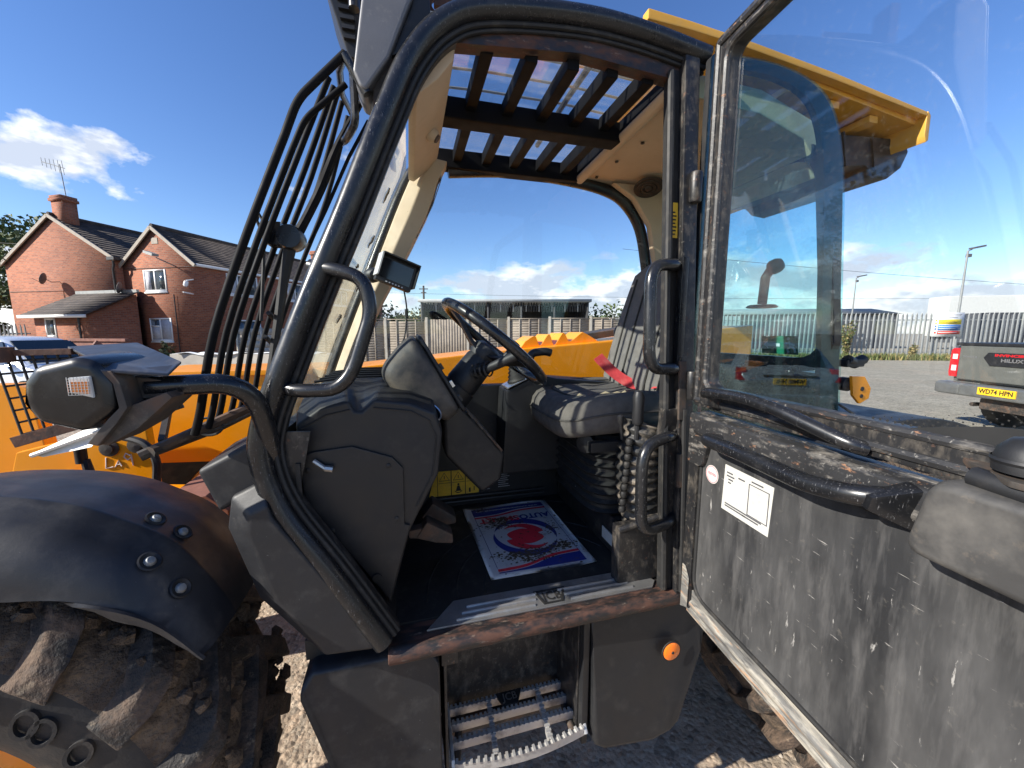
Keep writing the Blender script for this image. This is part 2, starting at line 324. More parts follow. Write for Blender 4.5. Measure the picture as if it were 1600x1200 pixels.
class MB:
    def __init__(s): s.v = []; s.f = []; s.m = []
    def add(s, vs, fs, m=0):
        o = len(s.v); s.v += [tuple(v) for v in vs]; s.f += [tuple(i+o for i in f) for f in fs]; s.m += [m]*len(fs); return s
    def box(s, c, d, rot=None, m=0):
        x, y, z = d[0]/2, d[1]/2, d[2]/2; c = vec(c)
        vs = [Vector((i*x, j*y, k*z)) for i in (-1, 1) for j in (-1, 1) for k in (-1, 1)]
        if rot is not None: vs = [rot @ v for v in vs]
        return s.add([v+c for v in vs], [(0, 1, 3, 2), (4, 6, 7, 5), (0, 4, 5, 1), (2, 3, 7, 6), (0, 2, 6, 4), (1, 5, 7, 3)], m)
    def bb(s, lo, hi, m=0): return s.box([(a+b)/2 for a, b in zip(lo, hi)], [b-a for a, b in zip(lo, hi)], None, m)
    def beam(s, p, q, w, h, up=(0, 0, 1), m=0):
        p, q = vec(p), vec(q); t = (q-p).normalized(); u = vec(up); sd = t.cross(u).normalized(); u = sd.cross(t).normalized()
        rot = Matrix((sd, t, u)).transposed()
        return s.box((p+q)/2, (w, (q-p).length, h), rot, m)
    def loft(s, rings, m=0, caps=True, closed=True, loop=False):
        n = len(rings[0]); vs = [v for r in rings for v in r]; fs = []
        R_ = len(rings)
        for i in range(R_ if loop else R_-1):
            i2 = (i+1) % R_
            for j in range(n if closed else n-1):
                j2 = (j+1) % n
                fs.append((i*n+j, i*n+j2, i2*n+j2, i2*n+j))
        if caps and not loop and closed:
            fs.append(tuple(reversed(range(n)))); fs.append(tuple(range((R_-1)*n, R_*n)))
        return s.add(vs, fs, m)
    def tube(s, pts, r, n=10, m=0, closed=False, caps=True, sx=1.0):
        P = [vec(p) for p in pts]; Q = [P[0]]
        for p in P[1:]:
            if (p-Q[-1]).length > 1e-5: Q.append(p)
        P = Q; K = len(P); rings = []
        T = []
        for i in range(K):
            if closed: t = P[(i+1) % K]-P[i-1]
            else: t = P[min(i+1, K-1)]-P[max(i-1, 0)]
            T.append(t.normalized())
        u = T[0].orthogonal().normalized()
        for i in range(K):
            if i: 
                q = T[i-1].rotation_difference(T[i]); u = q @ u
            u = (u-T[i]*u.dot(T[i])).normalized(); w = T[i].cross(u)
            rr = r[i] if isinstance(r, (list, tuple)) else r
            rings.append([P[i]+(u*math.cos(2*math.pi*k/n)*sx+w*math.sin(2*math.pi*k/n))*rr for k in range(n)])
        return s.loft(rings, m, caps, True, closed)
    def prism(s, poly, plane, d0, d1, m=0):
        """poly 2D extruded: 'az' along b, 'bz' along a, 'ab' along z; d may be function of the 2D point"""
        def P(p, d):
            d = d(p) if callable(d) else d
            return {'az': (p[0], d, p[1]), 'bz': (d, p[0], p[1]), 'ab': (p[0], p[1], d)}[plane]
        n = len(poly)
        return s.loft([[P(p, d0) for p in poly], [P(p, d1) for p in poly]], m)
    def ring_prism(s, outer, inner, plane, d0, d1, m=0):
        def P(p, d):
            d = d(p) if callable(d) else d
            return {'az': (p[0], d, p[1]), 'bz': (d, p[0], p[1]), 'ab': (p[0], p[1], d)}[plane]
        n = len(outer)
        return s.loft([[P(p, d0) for p in outer], [P(p, d1) for p in outer], [P(p, d1) for p in inner], [P(p, d0) for p in inner]], m, False, True, True)
    def lathe(s, prof, c, axis=(0, 0, 1), n=20, m=0, caps=True, up=None):
        c = vec(c); t = vec(axis).normalized(); u = vec(up) if up else t.orthogonal(); u = (u-t*u.dot(t)).normalized(); w = t.cross(u)
        return s.loft([[c+t*h+(u*math.cos(2*math.pi*k/n)+w*math.sin(2*math.pi*k/n))*r for k in range(n)] for r, h in prof], m, caps)
    def grid(s, fn, nu, nv, m=0):
        vs = [fn(i/nu, j/nv) for i in range(nu+1) for j in range(nv+1)]
        fs = [(i*(nv+1)+j, (i+1)*(nv+1)+j, (i+1)*(nv+1)+j+1, i*(nv+1)+j+1) for i in range(nu) for j in range(nv)]
        return s.add(vs, fs, m)
    def xform(s, M, start=0):
        s.v = s.v[:start]+[tuple(M @ Vector(v)) for v in s.v[start:]]; return s
    def mesh(s, name, off=(0, 0, 0), bevel=0, seg=2, smooth=38, fix=True, solid=0):
        bm = bmesh.new(); off = vec(off)
        bv = [bm.verts.new(Vector(v)-off) for v in s.v]
        for f, mi in zip(s.f, s.m):
            try:
                fc = bm.faces.new([bv[i] for i in f]); fc.material_index = mi; fc.smooth = True
            except ValueError: pass
        if fix: bmesh.ops.recalc_face_normals(bm, faces=bm.faces)
        if solid:
            bmesh.ops.solidify(bm, geom=bm.faces[:], thickness=solid)
        if bevel:
            es = [e for e in bm.edges if len(e.link_faces) == 2 and e.calc_face_angle(0) > R(28)]
            if es: bmesh.ops.bevel(bm, geom=es, offset=bevel, segments=seg, profile=.6, affect='EDGES', clamp_overlap=True)
            for f in bm.faces: f.smooth = True
        me = bpy.data.meshes.new(name); bm.to_mesh(me); bm.free()
        if smooth: me.set_sharp_from_angle(angle=R(smooth))
        return me
def obj(name, mb, mats, parent=None, off=None, loc=None, wn=False, sub=0, **kw):
    if off is None: off = getattr(parent, 'get', lambda *_: None)('_off') if parent else None
    o_ = Vector(off) if off is not None else Vector((0, 0, 0))
    me = mb if isinstance(mb, bpy.types.Mesh) else mb.mesh(name, o_, **kw)
    o = bpy.data.objects.new(name, me); COL.objects.link(o)
    if not me.materials:
        for m in (mats if isinstance(mats, (list, tuple)) else [mats]): me.materials.append(MATS[m])
    if parent: o.parent = parent
    if loc: o.location = loc
    if kw.get('bevel'):
        w = o.modifiers.new('wn', 'WEIGHTED_NORMAL'); w.keep_sharp = True
    if sub:
        w = o.modifiers.new('sub', 'SUBSURF'); w.levels = sub; w.render_levels = sub
    return o
def tag(o, label=None, cat=None, group=None, kind=None):
    for k, v in (('label', label), ('category', cat), ('group', group), ('kind', kind)):
        if v: o[k] = v
    return o
def empty(name, loc=(0, 0, 0), rz=0, label=None, cat=None, group=None):
    o = bpy.data.objects.new(name, None); COL.objects.link(o); o.location = loc; o.rotation_euler = (0, 0, rz); o.empty_display_size = .2
    return tag(o, label, cat, group)
def text_mb(txt, size, xf, extrude=0, mb=None, m=0, bold=0, align='CENTER', ratio=None):
    """flat lettering as mesh: default font, xf maps text x,y to a 3D point"""
    cu = bpy.data.curves.new('t', 'FONT'); cu.body = txt; cu.size = size; cu.align_x = align; cu.align_y = 'CENTER'; cu.resolution_u = 3; cu.offset = bold
    ob = bpy.data.objects.new('t', cu); COL.objects.link(ob)
    dg = bpy.context.evaluated_depsgraph_get(); me = bpy.data.meshes.new_from_object(ob.evaluated_get(dg))
    mb = mb or MB()
    xs = [v.co.x for v in me.vertices] or [0]; k = 1
    if ratio: k = ratio/max(1e-6, max(xs)-min(xs))
    mb.add([xf(v.co.x*k, v.co.y) for v in me.vertices], [tuple(p.vertices) for p in me.polygons], m)
    bpy.data.objects.remove(ob); bpy.data.curves.remove(cu); bpy.data.meshes.remove(me)
    return mb
def copy_tree(o, parent=None):
    c = o.copy(); COL.objects.link(c)
    if parent: c.parent = parent
    for ch in list(o.children): copy_tree(ch, c)
    return c

# ------------------------------------------------------------------ the ground
g = MB(); S = 700
def gz(x, y): return 0.0
n = 2
g.add([(-S, -S, 0), (S, -S, 0), (S, S, 0), (-S, S, 0)], [(0, 1, 2, 3)])
gr = tag(obj('ground', g, 'gravel'), kind='structure')
# loose stones lying near the machine (nobody could count them)
st = MB()
for i in range(3200):
    if i < 2400: x, y = random.uniform(-1.6, 2.6), random.uniform(.35, 3.0)
    else: x, y = random.uniform(1.5, 9), random.uniform(2.0, 10)
    r = random.choice((.004, .005, .006, .008, .011)); h = r*random.uniform(.5, .9)
    a0 = random.random()*6
    ring = [(x+math.cos(a0+k*1.2566)*r*random.uniform(.7, 1.2), y+math.sin(a0+k*1.2566)*r*random.uniform(.7, 1.2), -.001) for k in range(5)]
    st.add(ring+[(x, y, h)], [(k, (k+1) % 5, 5) for k in range(5)])
tag(obj('loose_stones', st, 'stone', smooth=0), 'scattered small loose stones lying on the dusty yard', 'stones', kind='stuff')
# grass verges: blades on the far edges of the yard
def blades(name, label, n, place, hmin, hmax, mats, w=.012):
    mb = MB()
    for i in range(n):
        x, y = place(); h = random.uniform(hmin, hmax); a = random.random()*6.28; l = h*random.uniform(.1, .6)
        dx, dy = math.cos(a), math.sin(a); ww = w*random.uniform(.6, 1.4)
        b0 = Vector((x-dy*ww, y+dx*ww, 0)); b1 = Vector((x+dy*ww, y-dx*ww, 0))
        mid = Vector((x+dx*l*.35, y+dy*l*.35, h*.6)); tip = Vector((x+dx*l, y+dy*l, h))
        mb.add([b0, b1, mid+(b1-b0)*.35, mid-(b1-b0)*.35, tip], [(0, 1, 2, 3), (3, 2, 4)], random.randrange(len(mats)))
    return tag(obj(name, mb, mats, smooth=0, fix=False), label, 'grass', kind='stuff')
def fence_y(x): return 25.6-.125*(x-20)
blades('grass_verge', 'rough grass and weeds along the foot of the palisade fence', 7000, lambda: ((lambda x: (x, fence_y(x)-random.uniform(.1, 1.5)))(random.uniform(8, 36))), .12, .5, ['grass', 'leaf_dry', 'grass', 'leaf_b'], .03)
blades('grass_patch', 'green grass patch in front of the brick house', 5000, lambda: (random.uniform(-13, -4), random.uniform(14.5, 16.8)), .08, .32, ['grass', 'leaf_b', 'leaf_dry'], .02)
# ------------------------------------------------------------------ TELEHANDLER
# its own frame: a = towards the rear, b = across from its left side to its right, z = up
YAW = R(15); VB = Vector((.35, 1.9, 0))
RV = Matrix.Rotation(YAW, 4, 'Z')
veh = empty('telehandler', RV @ VB, YAW, 'yellow and black telehandler with its cab door swung wide open', 'telehandler')
def vp(name, mb, mats, parent=None, **kw): return obj(name, mb, mats, parent or veh, off=VB, **kw)
def bs(z): return .91+.058*(z-.9)
def SP(a, z, db=0): return Vector((a, bs(z)+db, z))
FR = [(.83, 2.452), (.62, 2.478), (.435, 2.48), (.205, 2.449), (.10, 2.40), (.025, 2.311), (-.036, 2.178), (-.126, 1.96), (-.2, 1.789), (-.274, 1.606), (-.316, 1.493), (-.325, 1.408), (-.291, 1.287), (-.192, 1.119), (-.084, .927)]
FRC = [(p.x, p.y) for p in catmull([Vector(p+(0,)) for p in FR], 6)]
def af(z):   # windscreen line: a at height z
    pts = [(1.30, -.30), (1.41, -.323), (1.493, -.316), (1.606, -.274), (1.789, -.2), (1.96, -.126), (2.178, -.036), (2.311, .025), (2.40, .10)]
    for (z0, a0), (z1, a1) in zip(pts, pts[1:]):
        if z <= z1: return a0+(a1-a0)*(z-z0)/(z1-z0)
    return .1
def side_strip(path, o0, o1, d0, d1, mb=None):
    A_ = offset2(path, o0, False); B_ = offset2(path, o1, False); mb = mb or MB()
    rings = [[SP(a.x, a.y, d0), SP(b.x, b.y, d0), SP(b.x, b.y, d1), SP(a.x, a.y, d1)] for a, b in zip(A_, B_)]
    return mb.loft(rings)
# --- cab frame
fr = MB()
fr.tube([SP(a, z) for a, z in FRC], .0250, 14)
frame = vp('cab_frame', fr, 'tube_paint')
vp('door_flange', side_strip(FRC, .012, .042, .010, .040), 'frame_dirty', frame)
sl = MB()
for o_, r_, d_ in ((.0295, .0068, .003), (.0405, .0052, .009)):
    q = offset2(FRC, o_, False); sl.tube([SP(p.x, p.y, d_) for p in q], r_, 8)
vp('door_seal', sl, 'rubber', frame)
ss = MB(); ss.prism([(p.x, p.y) for p in (Vector((.12, 2.372)), Vector((.45, 2.405)), Vector((.77, 2.385)), Vector((.77, 2.43)), Vector((.45, 2.445)), Vector((.12, 2.41)))], 'az', 1.012, 1.05)
vp('inner_rail', ss, 'sill_rust', frame)
# B pillar
bp = MB()
bp.loft([[SP(.752, z, -.012), SP(.80, z, -.012), SP(.80, z, .07), SP(.752, z, .07)] for z in (.875, 1.3, 1.8, 2.44)])
bpo = vp('door_pillar', bp, 'frame_dirty', frame, bevel=.006)
x = MB(); x.loft([[SP(.722, z, .012), SP(.752, z, .012), SP(.752, z, .040), SP(.722, z, .040)] for z in (.90, 1.5, 2.41)])
x.tube([SP(.722, .92, .008), SP(.722, 2.40, .008)], .010, 8)
x.tube([SP(.765, .92, -.018), SP(.765, 1.47, -.018)], .008, 8)
vp('pillar_seal', x, 'rubber', frame)
for z0, z1 in ((1.44, 1.61), (1.24, 1.34)):
    x = MB(); x.loft([[SP(.744, z, -.021), SP(.768, z, -.021), SP(.768, z, -.012), SP(.744, z, -.012)] for z in (z0, z1)]); vp('striker_plate', x, 'steel_dark', frame, bevel=.003)
x = MB(); x.loft([[SP(.712, z, -.004+dd), SP(.79, z, -.004+dd), SP(.79, z, .03+dd), SP(.712, z, .03+dd)] for z, dd in ((1.36, .02), (1.43, 0), (1.47, 0))])
vp('hinge_bracket', x, 'frame_dirty', frame, bevel=.004)
for z0, z1 in ((.93, 1.02), (1.50, 1.58), (2.05, 2.13)):
    x = MB(); x.lathe([(.0, 0), (.015, 0), (.017, .004), (.017, z1-z0-.004), (.015, z1-z0), (0, z1-z0)], (.785, bs(z0)-.018, z0), n=14); x.bb((.77, bs(z0)-.02, z0+.015), (.80, bs(z0)+.002, z1-.015))
    vp('hinge', x, 'frame_dirty', frame)
# sill
x = MB(); x.bb((-.075, .912, .868), (.80, .985, .910)); x.tube([(-.075, .912, .890), (.80, .912, .892)], .023, 12)
sill = vp('door_sill', x, 'sill_rust', frame, bevel=.004)
x = MB(); x.prism([(.02, .94), (.70, .94), (.725, .965), (.69, 1.035), (.10, 1.035)], 'ab', .9105, .9165)
plate = vp('sill_plate', x, 'aluminium', bevel=.002)
for s0, s1 in ((.10, .325), (.435, .64)):
    for k in range(3):
        x = MB(); sh = (k*.028 if s0 < .3 else -k*.022)
        x.tube([(s0+sh*.6, .955+k*.022, .917), (s1+sh*.3, .955+k*.022, .917)], .0045, 8); vp('rib', x, 'aluminium', plate)
x = MB(); x.ring_prism([(.335, 1.008), (.35, .95), (.41, .95), (.435, 1.008)], [(.345, 1.002), (.357, .955), (.404, .955), (.425, 1.002)], 'ab', .9160, .9195)
text_mb('JCB', .050, lambda u, v: (.385+u, .979+v, .9182), mb=x, bold=.001, ratio=.062)
vp('badge', x, 'rubber', plate)
# floor, mats, inner walls
x = MB(); x.bb((-.28, .985, .86), (1.35, 1.70, .915)); floor = vp('cab_floor', x, 'rubber')
x = MB()
for rad in (.16, .23, .30, .44):
    pts = [(.40+rad*1.25*math.cos(t), 1.045+rad*math.sin(t)*1.35, .9125) for t in [math.pi*k/40 for k in range(6, 41)] if .40+rad*1.25*math.cos(t) > -.1]
    x.tube(pts, .005, 6)
vp('mat_rib', x, 'rubber', floor)
x = MB(); x.prism([(-.335, 1.45), (-.305, 1.45), (-.285, 1.27), (-.06, .93), (-.06, .86), (-.10, .86), (-.335, 1.24)], 'az', .985, 1.69); vp('bulkhead', x, 'plastic')
x = MB(); x.bb((-.30, 1.660, .90), (1.32, 1.72, 1.46)); fw = vp('side_wall', x, 'plastic', bevel=.01)
x = MB()
for zz in (.935, .955): x.tube([(.06, 1.655, zz), (.60, 1.655, zz)], .008, 8)
vp('skirting', x, 'plastic', fw)
# warning decals on the far lower wall
for i, (a0, a1) in enumerate(((.065, .101), (.104, .161), (.165, .224), (.228, .287))):
    x = MB(); x.prism([(a0 + (.03 if i == 0 else 0), 1.081), (a1, 1.081), (a1, .968), (a0, .968)], 'az', 1.6592, 1.6565)
    d = vp('warning_decal', x, 'decal_yellow', fw)
    y = MB(); c = (a0+a1)/2
    if i:
        y.tube([(c-.022, 1.6555, 1.038), (c+.022, 1.6555, 1.038), (c, 1.6555, 1.074)], .0018, 6, closed=True)
        y.beam((c, 1.6555, 1.046), (c+(.004 if i == 3 else 0), 1.6555, 1.060), .003, .0025, (0, 1, 0)); y.bb((a0+.002, 1.6552, 1.026), (a1-.002, 1.6562, 1.0275))
        if i == 2:
            y.lathe([(0, 0), (.005, 0), (.005, .001), (0, .001)], (c, 1.6555, 1.016), (0, 1, 0), 10); y.prism([(c-.012, .985), (c+.012, .985), (c+.005, 1.010), (c-.005, 1.010)], 'az', 1.655, 1.6562)
            y.tube([(c-.016, 1.6555, .985), (c-.006, 1.6555, .978), (c+.006, 1.6555, .978), (c+.016, 1.6555, .985)], .002, 6)
        if i == 3: y.bb((c-.016, 1.655, .975), (c-.008, 1.6562, .995)); y.bb((c+.006, 1.655, .98), (c+.010, 1.6562, 1.0))
        vp('pictogram', y, 'decal_black', d)
x = MB(); text_mb('JCB', .022, lambda u, v: (.316+u, 1.657, 1.066+v), mb=x, bold=.0012)
random.seed(3)
for cx, zz0, n in ((.345, 1.064, 2), (.302, 1.045, 8), (.378, 1.05, 8)):
    for k in range(n):
        w = random.uniform(.03, .058); x.bb((cx, 1.6565, zz0-k*.0095), (cx+w, 1.6575, zz0-k*.0095+.0028))
vp('instruction_text', x, 'ink_grey', fw)
# seat plinth with its label
x = MB(); x.bb((.668, .995, .915), (1.30, 1.655, 1.05)); pl = vp('seat_plinth', x, 'frame_dirty', bevel=.012)
x = MB(); x.add([(.6655, 1.20, .945), (.6655, .998, .945), (.6655, .998, .988), (.6655, 1.20, .988)], [(0, 1, 2, 3)], 0)
x.bb((.6645, .999, .946), (.667, 1.20, .988)); vp('label_plate', x, 'pale_metal', pl)
x = MB(); x.bb((.60, .975, .915), (.74, 1.02, 1.10)); x.tube([(.60, .985, 1.09), (.74, .965, 1.13)], .012, 8); vp('corner_bracket', x, 'frame_dirty', pl, bevel=.008)
x = MB(); x.tube([(.62, 1.30, 1.055), (.62, 1.30, 1.10)], .004, 8); x.tube([(.60, 1.30, 1.10), (.645, 1.30, 1.10)], .007, 8); vp('plinth_bolt', x, 'steel', pl)
# --- rear lower panel and quarter window
x = MB(); x.prism([(.80, .88), (1.36, .88), (1.42, 1.28), (.80, 1.28)], 'az', .925, .97); vp('rear_side_panel', x, 'black_paint', bevel=.008)
QO = fillet([Vector(p+(0,)) for p in ((.812, 1.27), (1.435, 1.27), (1.362, 1.90), (1.318, 2.24), (1.235, 2.40), (1.05, 2.447), (.812, 2.435))], [.01, .04, .3, .16, .2, .2, .02], 6, True)
QO = [(p.x, p.y) for p in QO]
QI = [(p.x, p.y) for p in offset2(QO, .03)]
QI = [(min(a, a-.055*max(0, (a-.9)/.5)), z) for a, z in QI]
x = MB(); x.ring_prism(QO, QI, 'az', .962, .980); qb = vp('quarter_window_border', x, 'plastic')
x = MB(); x.prism(QO, 'az', .956, .960); vp('quarter_window_glass', x, 'quarter_glass', qb, smooth=20)
# far side frame: posts, rail and glass
x = MB(); x.prism([(.78, .92), (1.30, .92), (1.38, 1.45), (.78, 1.45)], 'az', 1.66, 1.71)
FAR = [(1.20, 1.44), (1.155, 1.80), (1.125, 2.0), (1.08, 2.18), (1.0, 2.285), (.90, 2.335), (.72, 2.362), (.45, 2.372), (.18, 2.345)]
FP = [Vector((a, 1.685, z)) for a, z in [(p.x, p.y) for p in catmull([Vector(p+(0,)) for p in FAR], 5)]]
x.tube(FP, .026, 10); vp('far_window_frame', x, 'black_paint')
x = MB(); x.tube([(af(z), 1.68, z) for z in [1.36+k*.06 for k in range(18)]], .022, 10); fap = vp('far_front_pillar', x, 'black_paint')
x = MB(); fg = [(af(z)+.01, z) for z in [1.40+k*.08 for k in range(13)]]+[(.18, 2.35), (.45, 2.375), (.9, 2.34), (1.08, 2.18), (1.2, 1.44)]
x.prism(fg, 'az', 1.688, 1.692); vp('far_window_glass', x, 'far_glass', smooth=20)
# far front pillar trim (beige duct with slotted vent)
tl = [(af(z)+.012, z) for z in [1.44+.07*k for k in range(14)]]
tw = [.075, .075, .075, .075, .078, .082, .09, .10, .108, .115, .122, .12, .11, .10]
tr_ = [(a+w, z) for (a, z), w in zip(tl, tw)]
x = MB()
rings = [[(a0, 1.675, z), (a0+.006, 1.615, z), ((a0+a1)/2, 1.585, z), (a1, 1.60, z), (a1+.004, 1.675, z)] for (a0, z), (a1, _) in zip(tl, tr_)]
x.loft(rings); trim = vp('pillar_trim', x, 'beige', bevel=.006)
x = MB(); x.loft([[(af(z)+.012+w+.0045, 1.618, z), (af(z)+.012+w+.0065, 1.618, z), (af(z)+.012+w+.0065, 1.665, z), (af(z)+.012+w+.0045, 1.665, z)] for z, w in ((2.06, .110), (2.20, .122), (2.30, .112))])
vp('vent_slot', x, 'rubber', trim)
# front header (beige) over the windscreen with a lamp
x = MB(); hp_ = [(.018, 2.262), (.040, 2.255), (.092, 2.300), (.130, 2.348), (.137, 2.40), (.10, 2.40), (.05, 2.34)]
x.prism(hp_, 'bz', 0, 1); x.v = [(v[1], 1.03+v[0]*.56, v[2]) for v in x.v]
hd = vp('front_header', x, 'beige', bevel=.008)
x = MB(); x.lathe([(0, -.01), (.021, -.01), (.021, .012), (.016, .022), (0, .022)], (.088, 1.30, 2.300), (.8, -.1, -.6), 14); vp('lamp_nub', x, 'beige', hd)
x = MB(); x.lathe([(0, .022), (.014, .022), (.012, .027), (0, .027)], (.088, 1.30, 2.300), (.8, -.1, -.6), 12); vp('nub_button', x, 'steel_dark', hd)
# windscreen
x = MB(); zz = [1.33+k*.065 for k in range(16)]
x.loft([[(af(z)-.012, .985, z), (af(z)-.012, 1.675, z), (af(z)-.008, 1.675, z), (af(z)-.008, .985, z)] for z in zz]); wsg = vp('windscreen', x, 'screen_glass', smooth=60)
random.seed(5)
x = MB()
for k in range(9):   # dried smears stuck on the screen
    z = random.uniform(1.75, 2.2); b = random.uniform(1.15, 1.6); l = random.uniform(.015, .06)
    pts = [(af(z-i*l/4)-.006, b+random.uniform(-.012, .012)-i*.006, z-i*l/4) for i in range(5)]
    x.tube(pts, [.002, .004, .0035, .003, .001], 5)
vp('mud_smear', x, 'mud', wsg)
# --- roof: glass, slats, cross beams
x = MB(); x.bb((.10, 1.03, 2.425), (.745, 1.69, 2.430)); rg = vp('roof_glass', x, 'roof_glass', smooth=20)
roofs = MB()
for k, a in enumerate((.213, .33, .446, .561, .672)):
    x = MB(); x.bb((a-.017, 1.035, 2.378), (a+.017, 1.30, 2.418)); x.bb((a-.017, 1.36, 2.368), (a+.017, 1.66, 2.412))
    vp('roof_slat', x, 'slat_paint', bevel=.004)
x = MB(); x.bb((.10, 1.295, 2.352), (.75, 1.365, 2.416)); vp('roof_beam', x, 'slat_paint', bevel=.008)
x = MB(); x.bb((.10, 1.645, 2.345), (.75, 1.70, 2.416)); x.bb((.735, 1.03, 2.372), (.757, 1.69, 2.42)); vp('roof_beam', x, 'slat_paint', bevel=.006)
for k in range(6):
    b = 1.08+k*.105
    x = MB(); x.tube([(.06, b, 2.55), (.30, b, 2.562), (.60, b, 2.562), (.80, b, 2.55)], .0045, 8); vp('roof_guard_bar', x, 'galvanised')
x = MB(); x.tube([(.57, 1.02, 2.505), (.585, 1.4, 2.53), (.575, 1.72, 2.505)], .010, 8); vp('roof_hose', x, 'rubber')
# headliner
x = MB(); hl = [(.757, 2.368), (1.06, 2.352), (1.24, 2.30), (1.33, 2.20), (1.345, 2.24), (1.27, 2.36), (1.06, 2.42), (.757, 2.43)]
x.prism(hl, 'az', 1.03, 1.70); x.tube([(.752, 1.05, 2.375), (.752, 1.66, 2.358)], .020, 10)
head = vp('headliner', x, 'beige', bevel=.012)
x = MB()
for b, a in ((1.3, .80), (1.46, .79), (1.62, .785)): x.lathe([(0, 0), (.007, 0), (.007, .004), (0, .004)], (a+.03, b, 2.362), (0, 0, -1), 10)
vp('trim_screw', x, 'steel_dark', head)
x = MB(); ax = Vector((-.15, -.35, -1)).normalized()
for r0, h in ((.060, .004), (.047, .007), (.032, .009)):
    x.lathe([(r0-.012, h-.006), (r0-.012, h), (r0, h), (r0+.003, h-.006)], (1.035, 1.56, 2.318), ax, 28)
x.lathe([(0, .011), (.014, .010), (.02, .003)], (1.035, 1.56, 2.318), ax, 20)
vp('speaker', x, 'speaker_mesh', head)
# rear far pillar trim, beige flaring into the roof
x = MB(); x.loft([[(a0, 1.66, z), (a1, 1.66, z), (a1, 1.63-.02*(z-1.5), z), (a0, 1.62, z)] for a0, a1, z in ((1.20, 1.30, 1.45), (1.155, 1.25, 1.8), (1.135, 1.215, 2.0), (1.095, 1.24, 2.18), (1.01, 1.30, 2.29), (.90, 1.33, 2.35))])
vp('rear_pillar_trim', x, 'beige', bevel=.01)
# rear wall and rear window of the cab
x = MB()
RW = fillet([Vector(p+(0,)) for p in ((1.0, 1.60), (1.68, 1.60), (1.66, 2.26), (1.02, 2.26))], .09, 5, True); RO = offset2([(p.x, p.y) for p in RW], -.05)
x.ring_prism([(p.x, p.y) for p in RO], [(p.x, p.y) for p in RW], 'bz', lambda p: 1.43-.13*(p[1]-1.3), lambda p: 1.40-.13*(p[1]-1.3)); x.bb((1.36, .99, .9), (1.43, 1.70, 1.55))
rw = vp('rear_window_frame', x, 'black_paint')
x = MB(); x.prism([(p.x, p.y) for p in RW], 'bz', lambda p: 1.418-.13*(p[1]-1.3), lambda p: 1.414-.13*(p[1]-1.3)); vp('rear_window_glass', x, 'far_glass', rw, smooth=20)
x = MB(); x.add([(1.4125-.13*(z-1.3), b, z) for b, z in ((1.085, 1.61), (1.235, 1.61), (1.235, 1.678), (1.085, 1.678))], [(0, 1, 2, 3)])
ex = vp('exit_sticker', x, 'sticker_green', rw, fix=False)
x = MB(); e = lambda b, z: (1.4100-.13*(z+.01-1.3), b, z+.01)
x.add([e(1.155, 1.628), e(1.205, 1.628), e(1.205, 1.619), e(1.225, 1.634), e(1.205, 1.649), e(1.205, 1.640), e(1.155, 1.640)], [(0, 1, 2, 3, 4, 5, 6)])
x.tube([e(1.118, 1.648), e(1.112, 1.630), e(1.125, 1.618), e(1.120, 1.606)], .004, 6); x.tube([e(1.112, 1.630), e(1.098, 1.622), e(1.095, 1.608)], .004, 6); x.tube([e(1.135, 1.640), e(1.116, 1.642), e(1.098, 1.634)], .003, 6)
x.lathe([(0, 0), (.006, 0), (.006, .001), (0, .001)], e(1.122, 1.658), (1, 0, 0), 10)
vp('running_figure', x, 'decal_white', ex)
# rear view camera-mirror hung by the rear window
x = MB(); x.tube([(1.35, 1.20, 1.94), (1.33, 1.21, 1.90), (1.33, 1.215, 1.80)], .017, 10); x.lathe([(0, 0), (.022, 0), (.027, .01), (.027, .03), (.02, .045), (0, .05)], (1.335, 1.20, 1.93), (.2, -.8, .3), 18); x.lathe([(0, 0), (.05, 0), (.055, .004), (.045, .012), (0, .014)], (1.33, 1.215, 1.785), (0, 0, 1), 20)
vp('rear_mirror', x, 'plastic', bevel=.004)
# --- roof skin (yellow) with rear overhang
x = MB(); TOP = [(.77, 2.532), (.95, 2.520), (1.30, 2.487), (1.60, 2.452), (1.73, 2.436)]
x.prism(TOP+[(a, z-.030) for a, z in reversed(TOP)], 'az', 1.03, 2.0)
x.prism([(.64, 2.538), (.77, 2.532), (.95, 2.520), (1.30, 2.487), (1.73, 2.434), (1.73, 2.420), (1.30, 2.468), (.95, 2.500), (.77, 2.510), (.64, 2.512)], 'az', 1.0, 1.028)
x.prism([(1.732, 2.438), (1.748, 2.425), (1.750, 2.345), (1.738, 2.338), (1.728, 2.36), (1.728, 2.42)], 'az', 1.0, 2.0)
roof = vp('roof_panel', x, 'yellow_roof', bevel=.004)
for a in (1.20, 1.38, 1.56):
    x = MB(); zt = 2.487-(a-1.30)*.118; x.bb((a-.02, 1.05, zt-.055), (a+.02, 1.98, zt-.032)); vp('roof_rib', x, 'yellow_roof', roof, bevel=.004)
x = MB(); x.bb((-.02, 1.06, 2.495), (.66, 1.92, 2.505)); 
x = MB()
x.prism([(1.40, 2.375), (1.80, 2.40), (1.83, 2.36), (1.80, 2.30), (1.735, 2.255), (1.66, 2.262), (1.62, 2.29), (1.42, 2.262)], 'az', 1.10, 1.62)
ro = vp('roof_air_box', x, 'plastic_grey', bevel=.008)
for a in (1.52, 1.66):
    x = MB(); x.beam((a, 1.097, 2.275), (a-.03, 1.097, 2.385), .008, .008); vp('seam', x, 'plastic', ro)
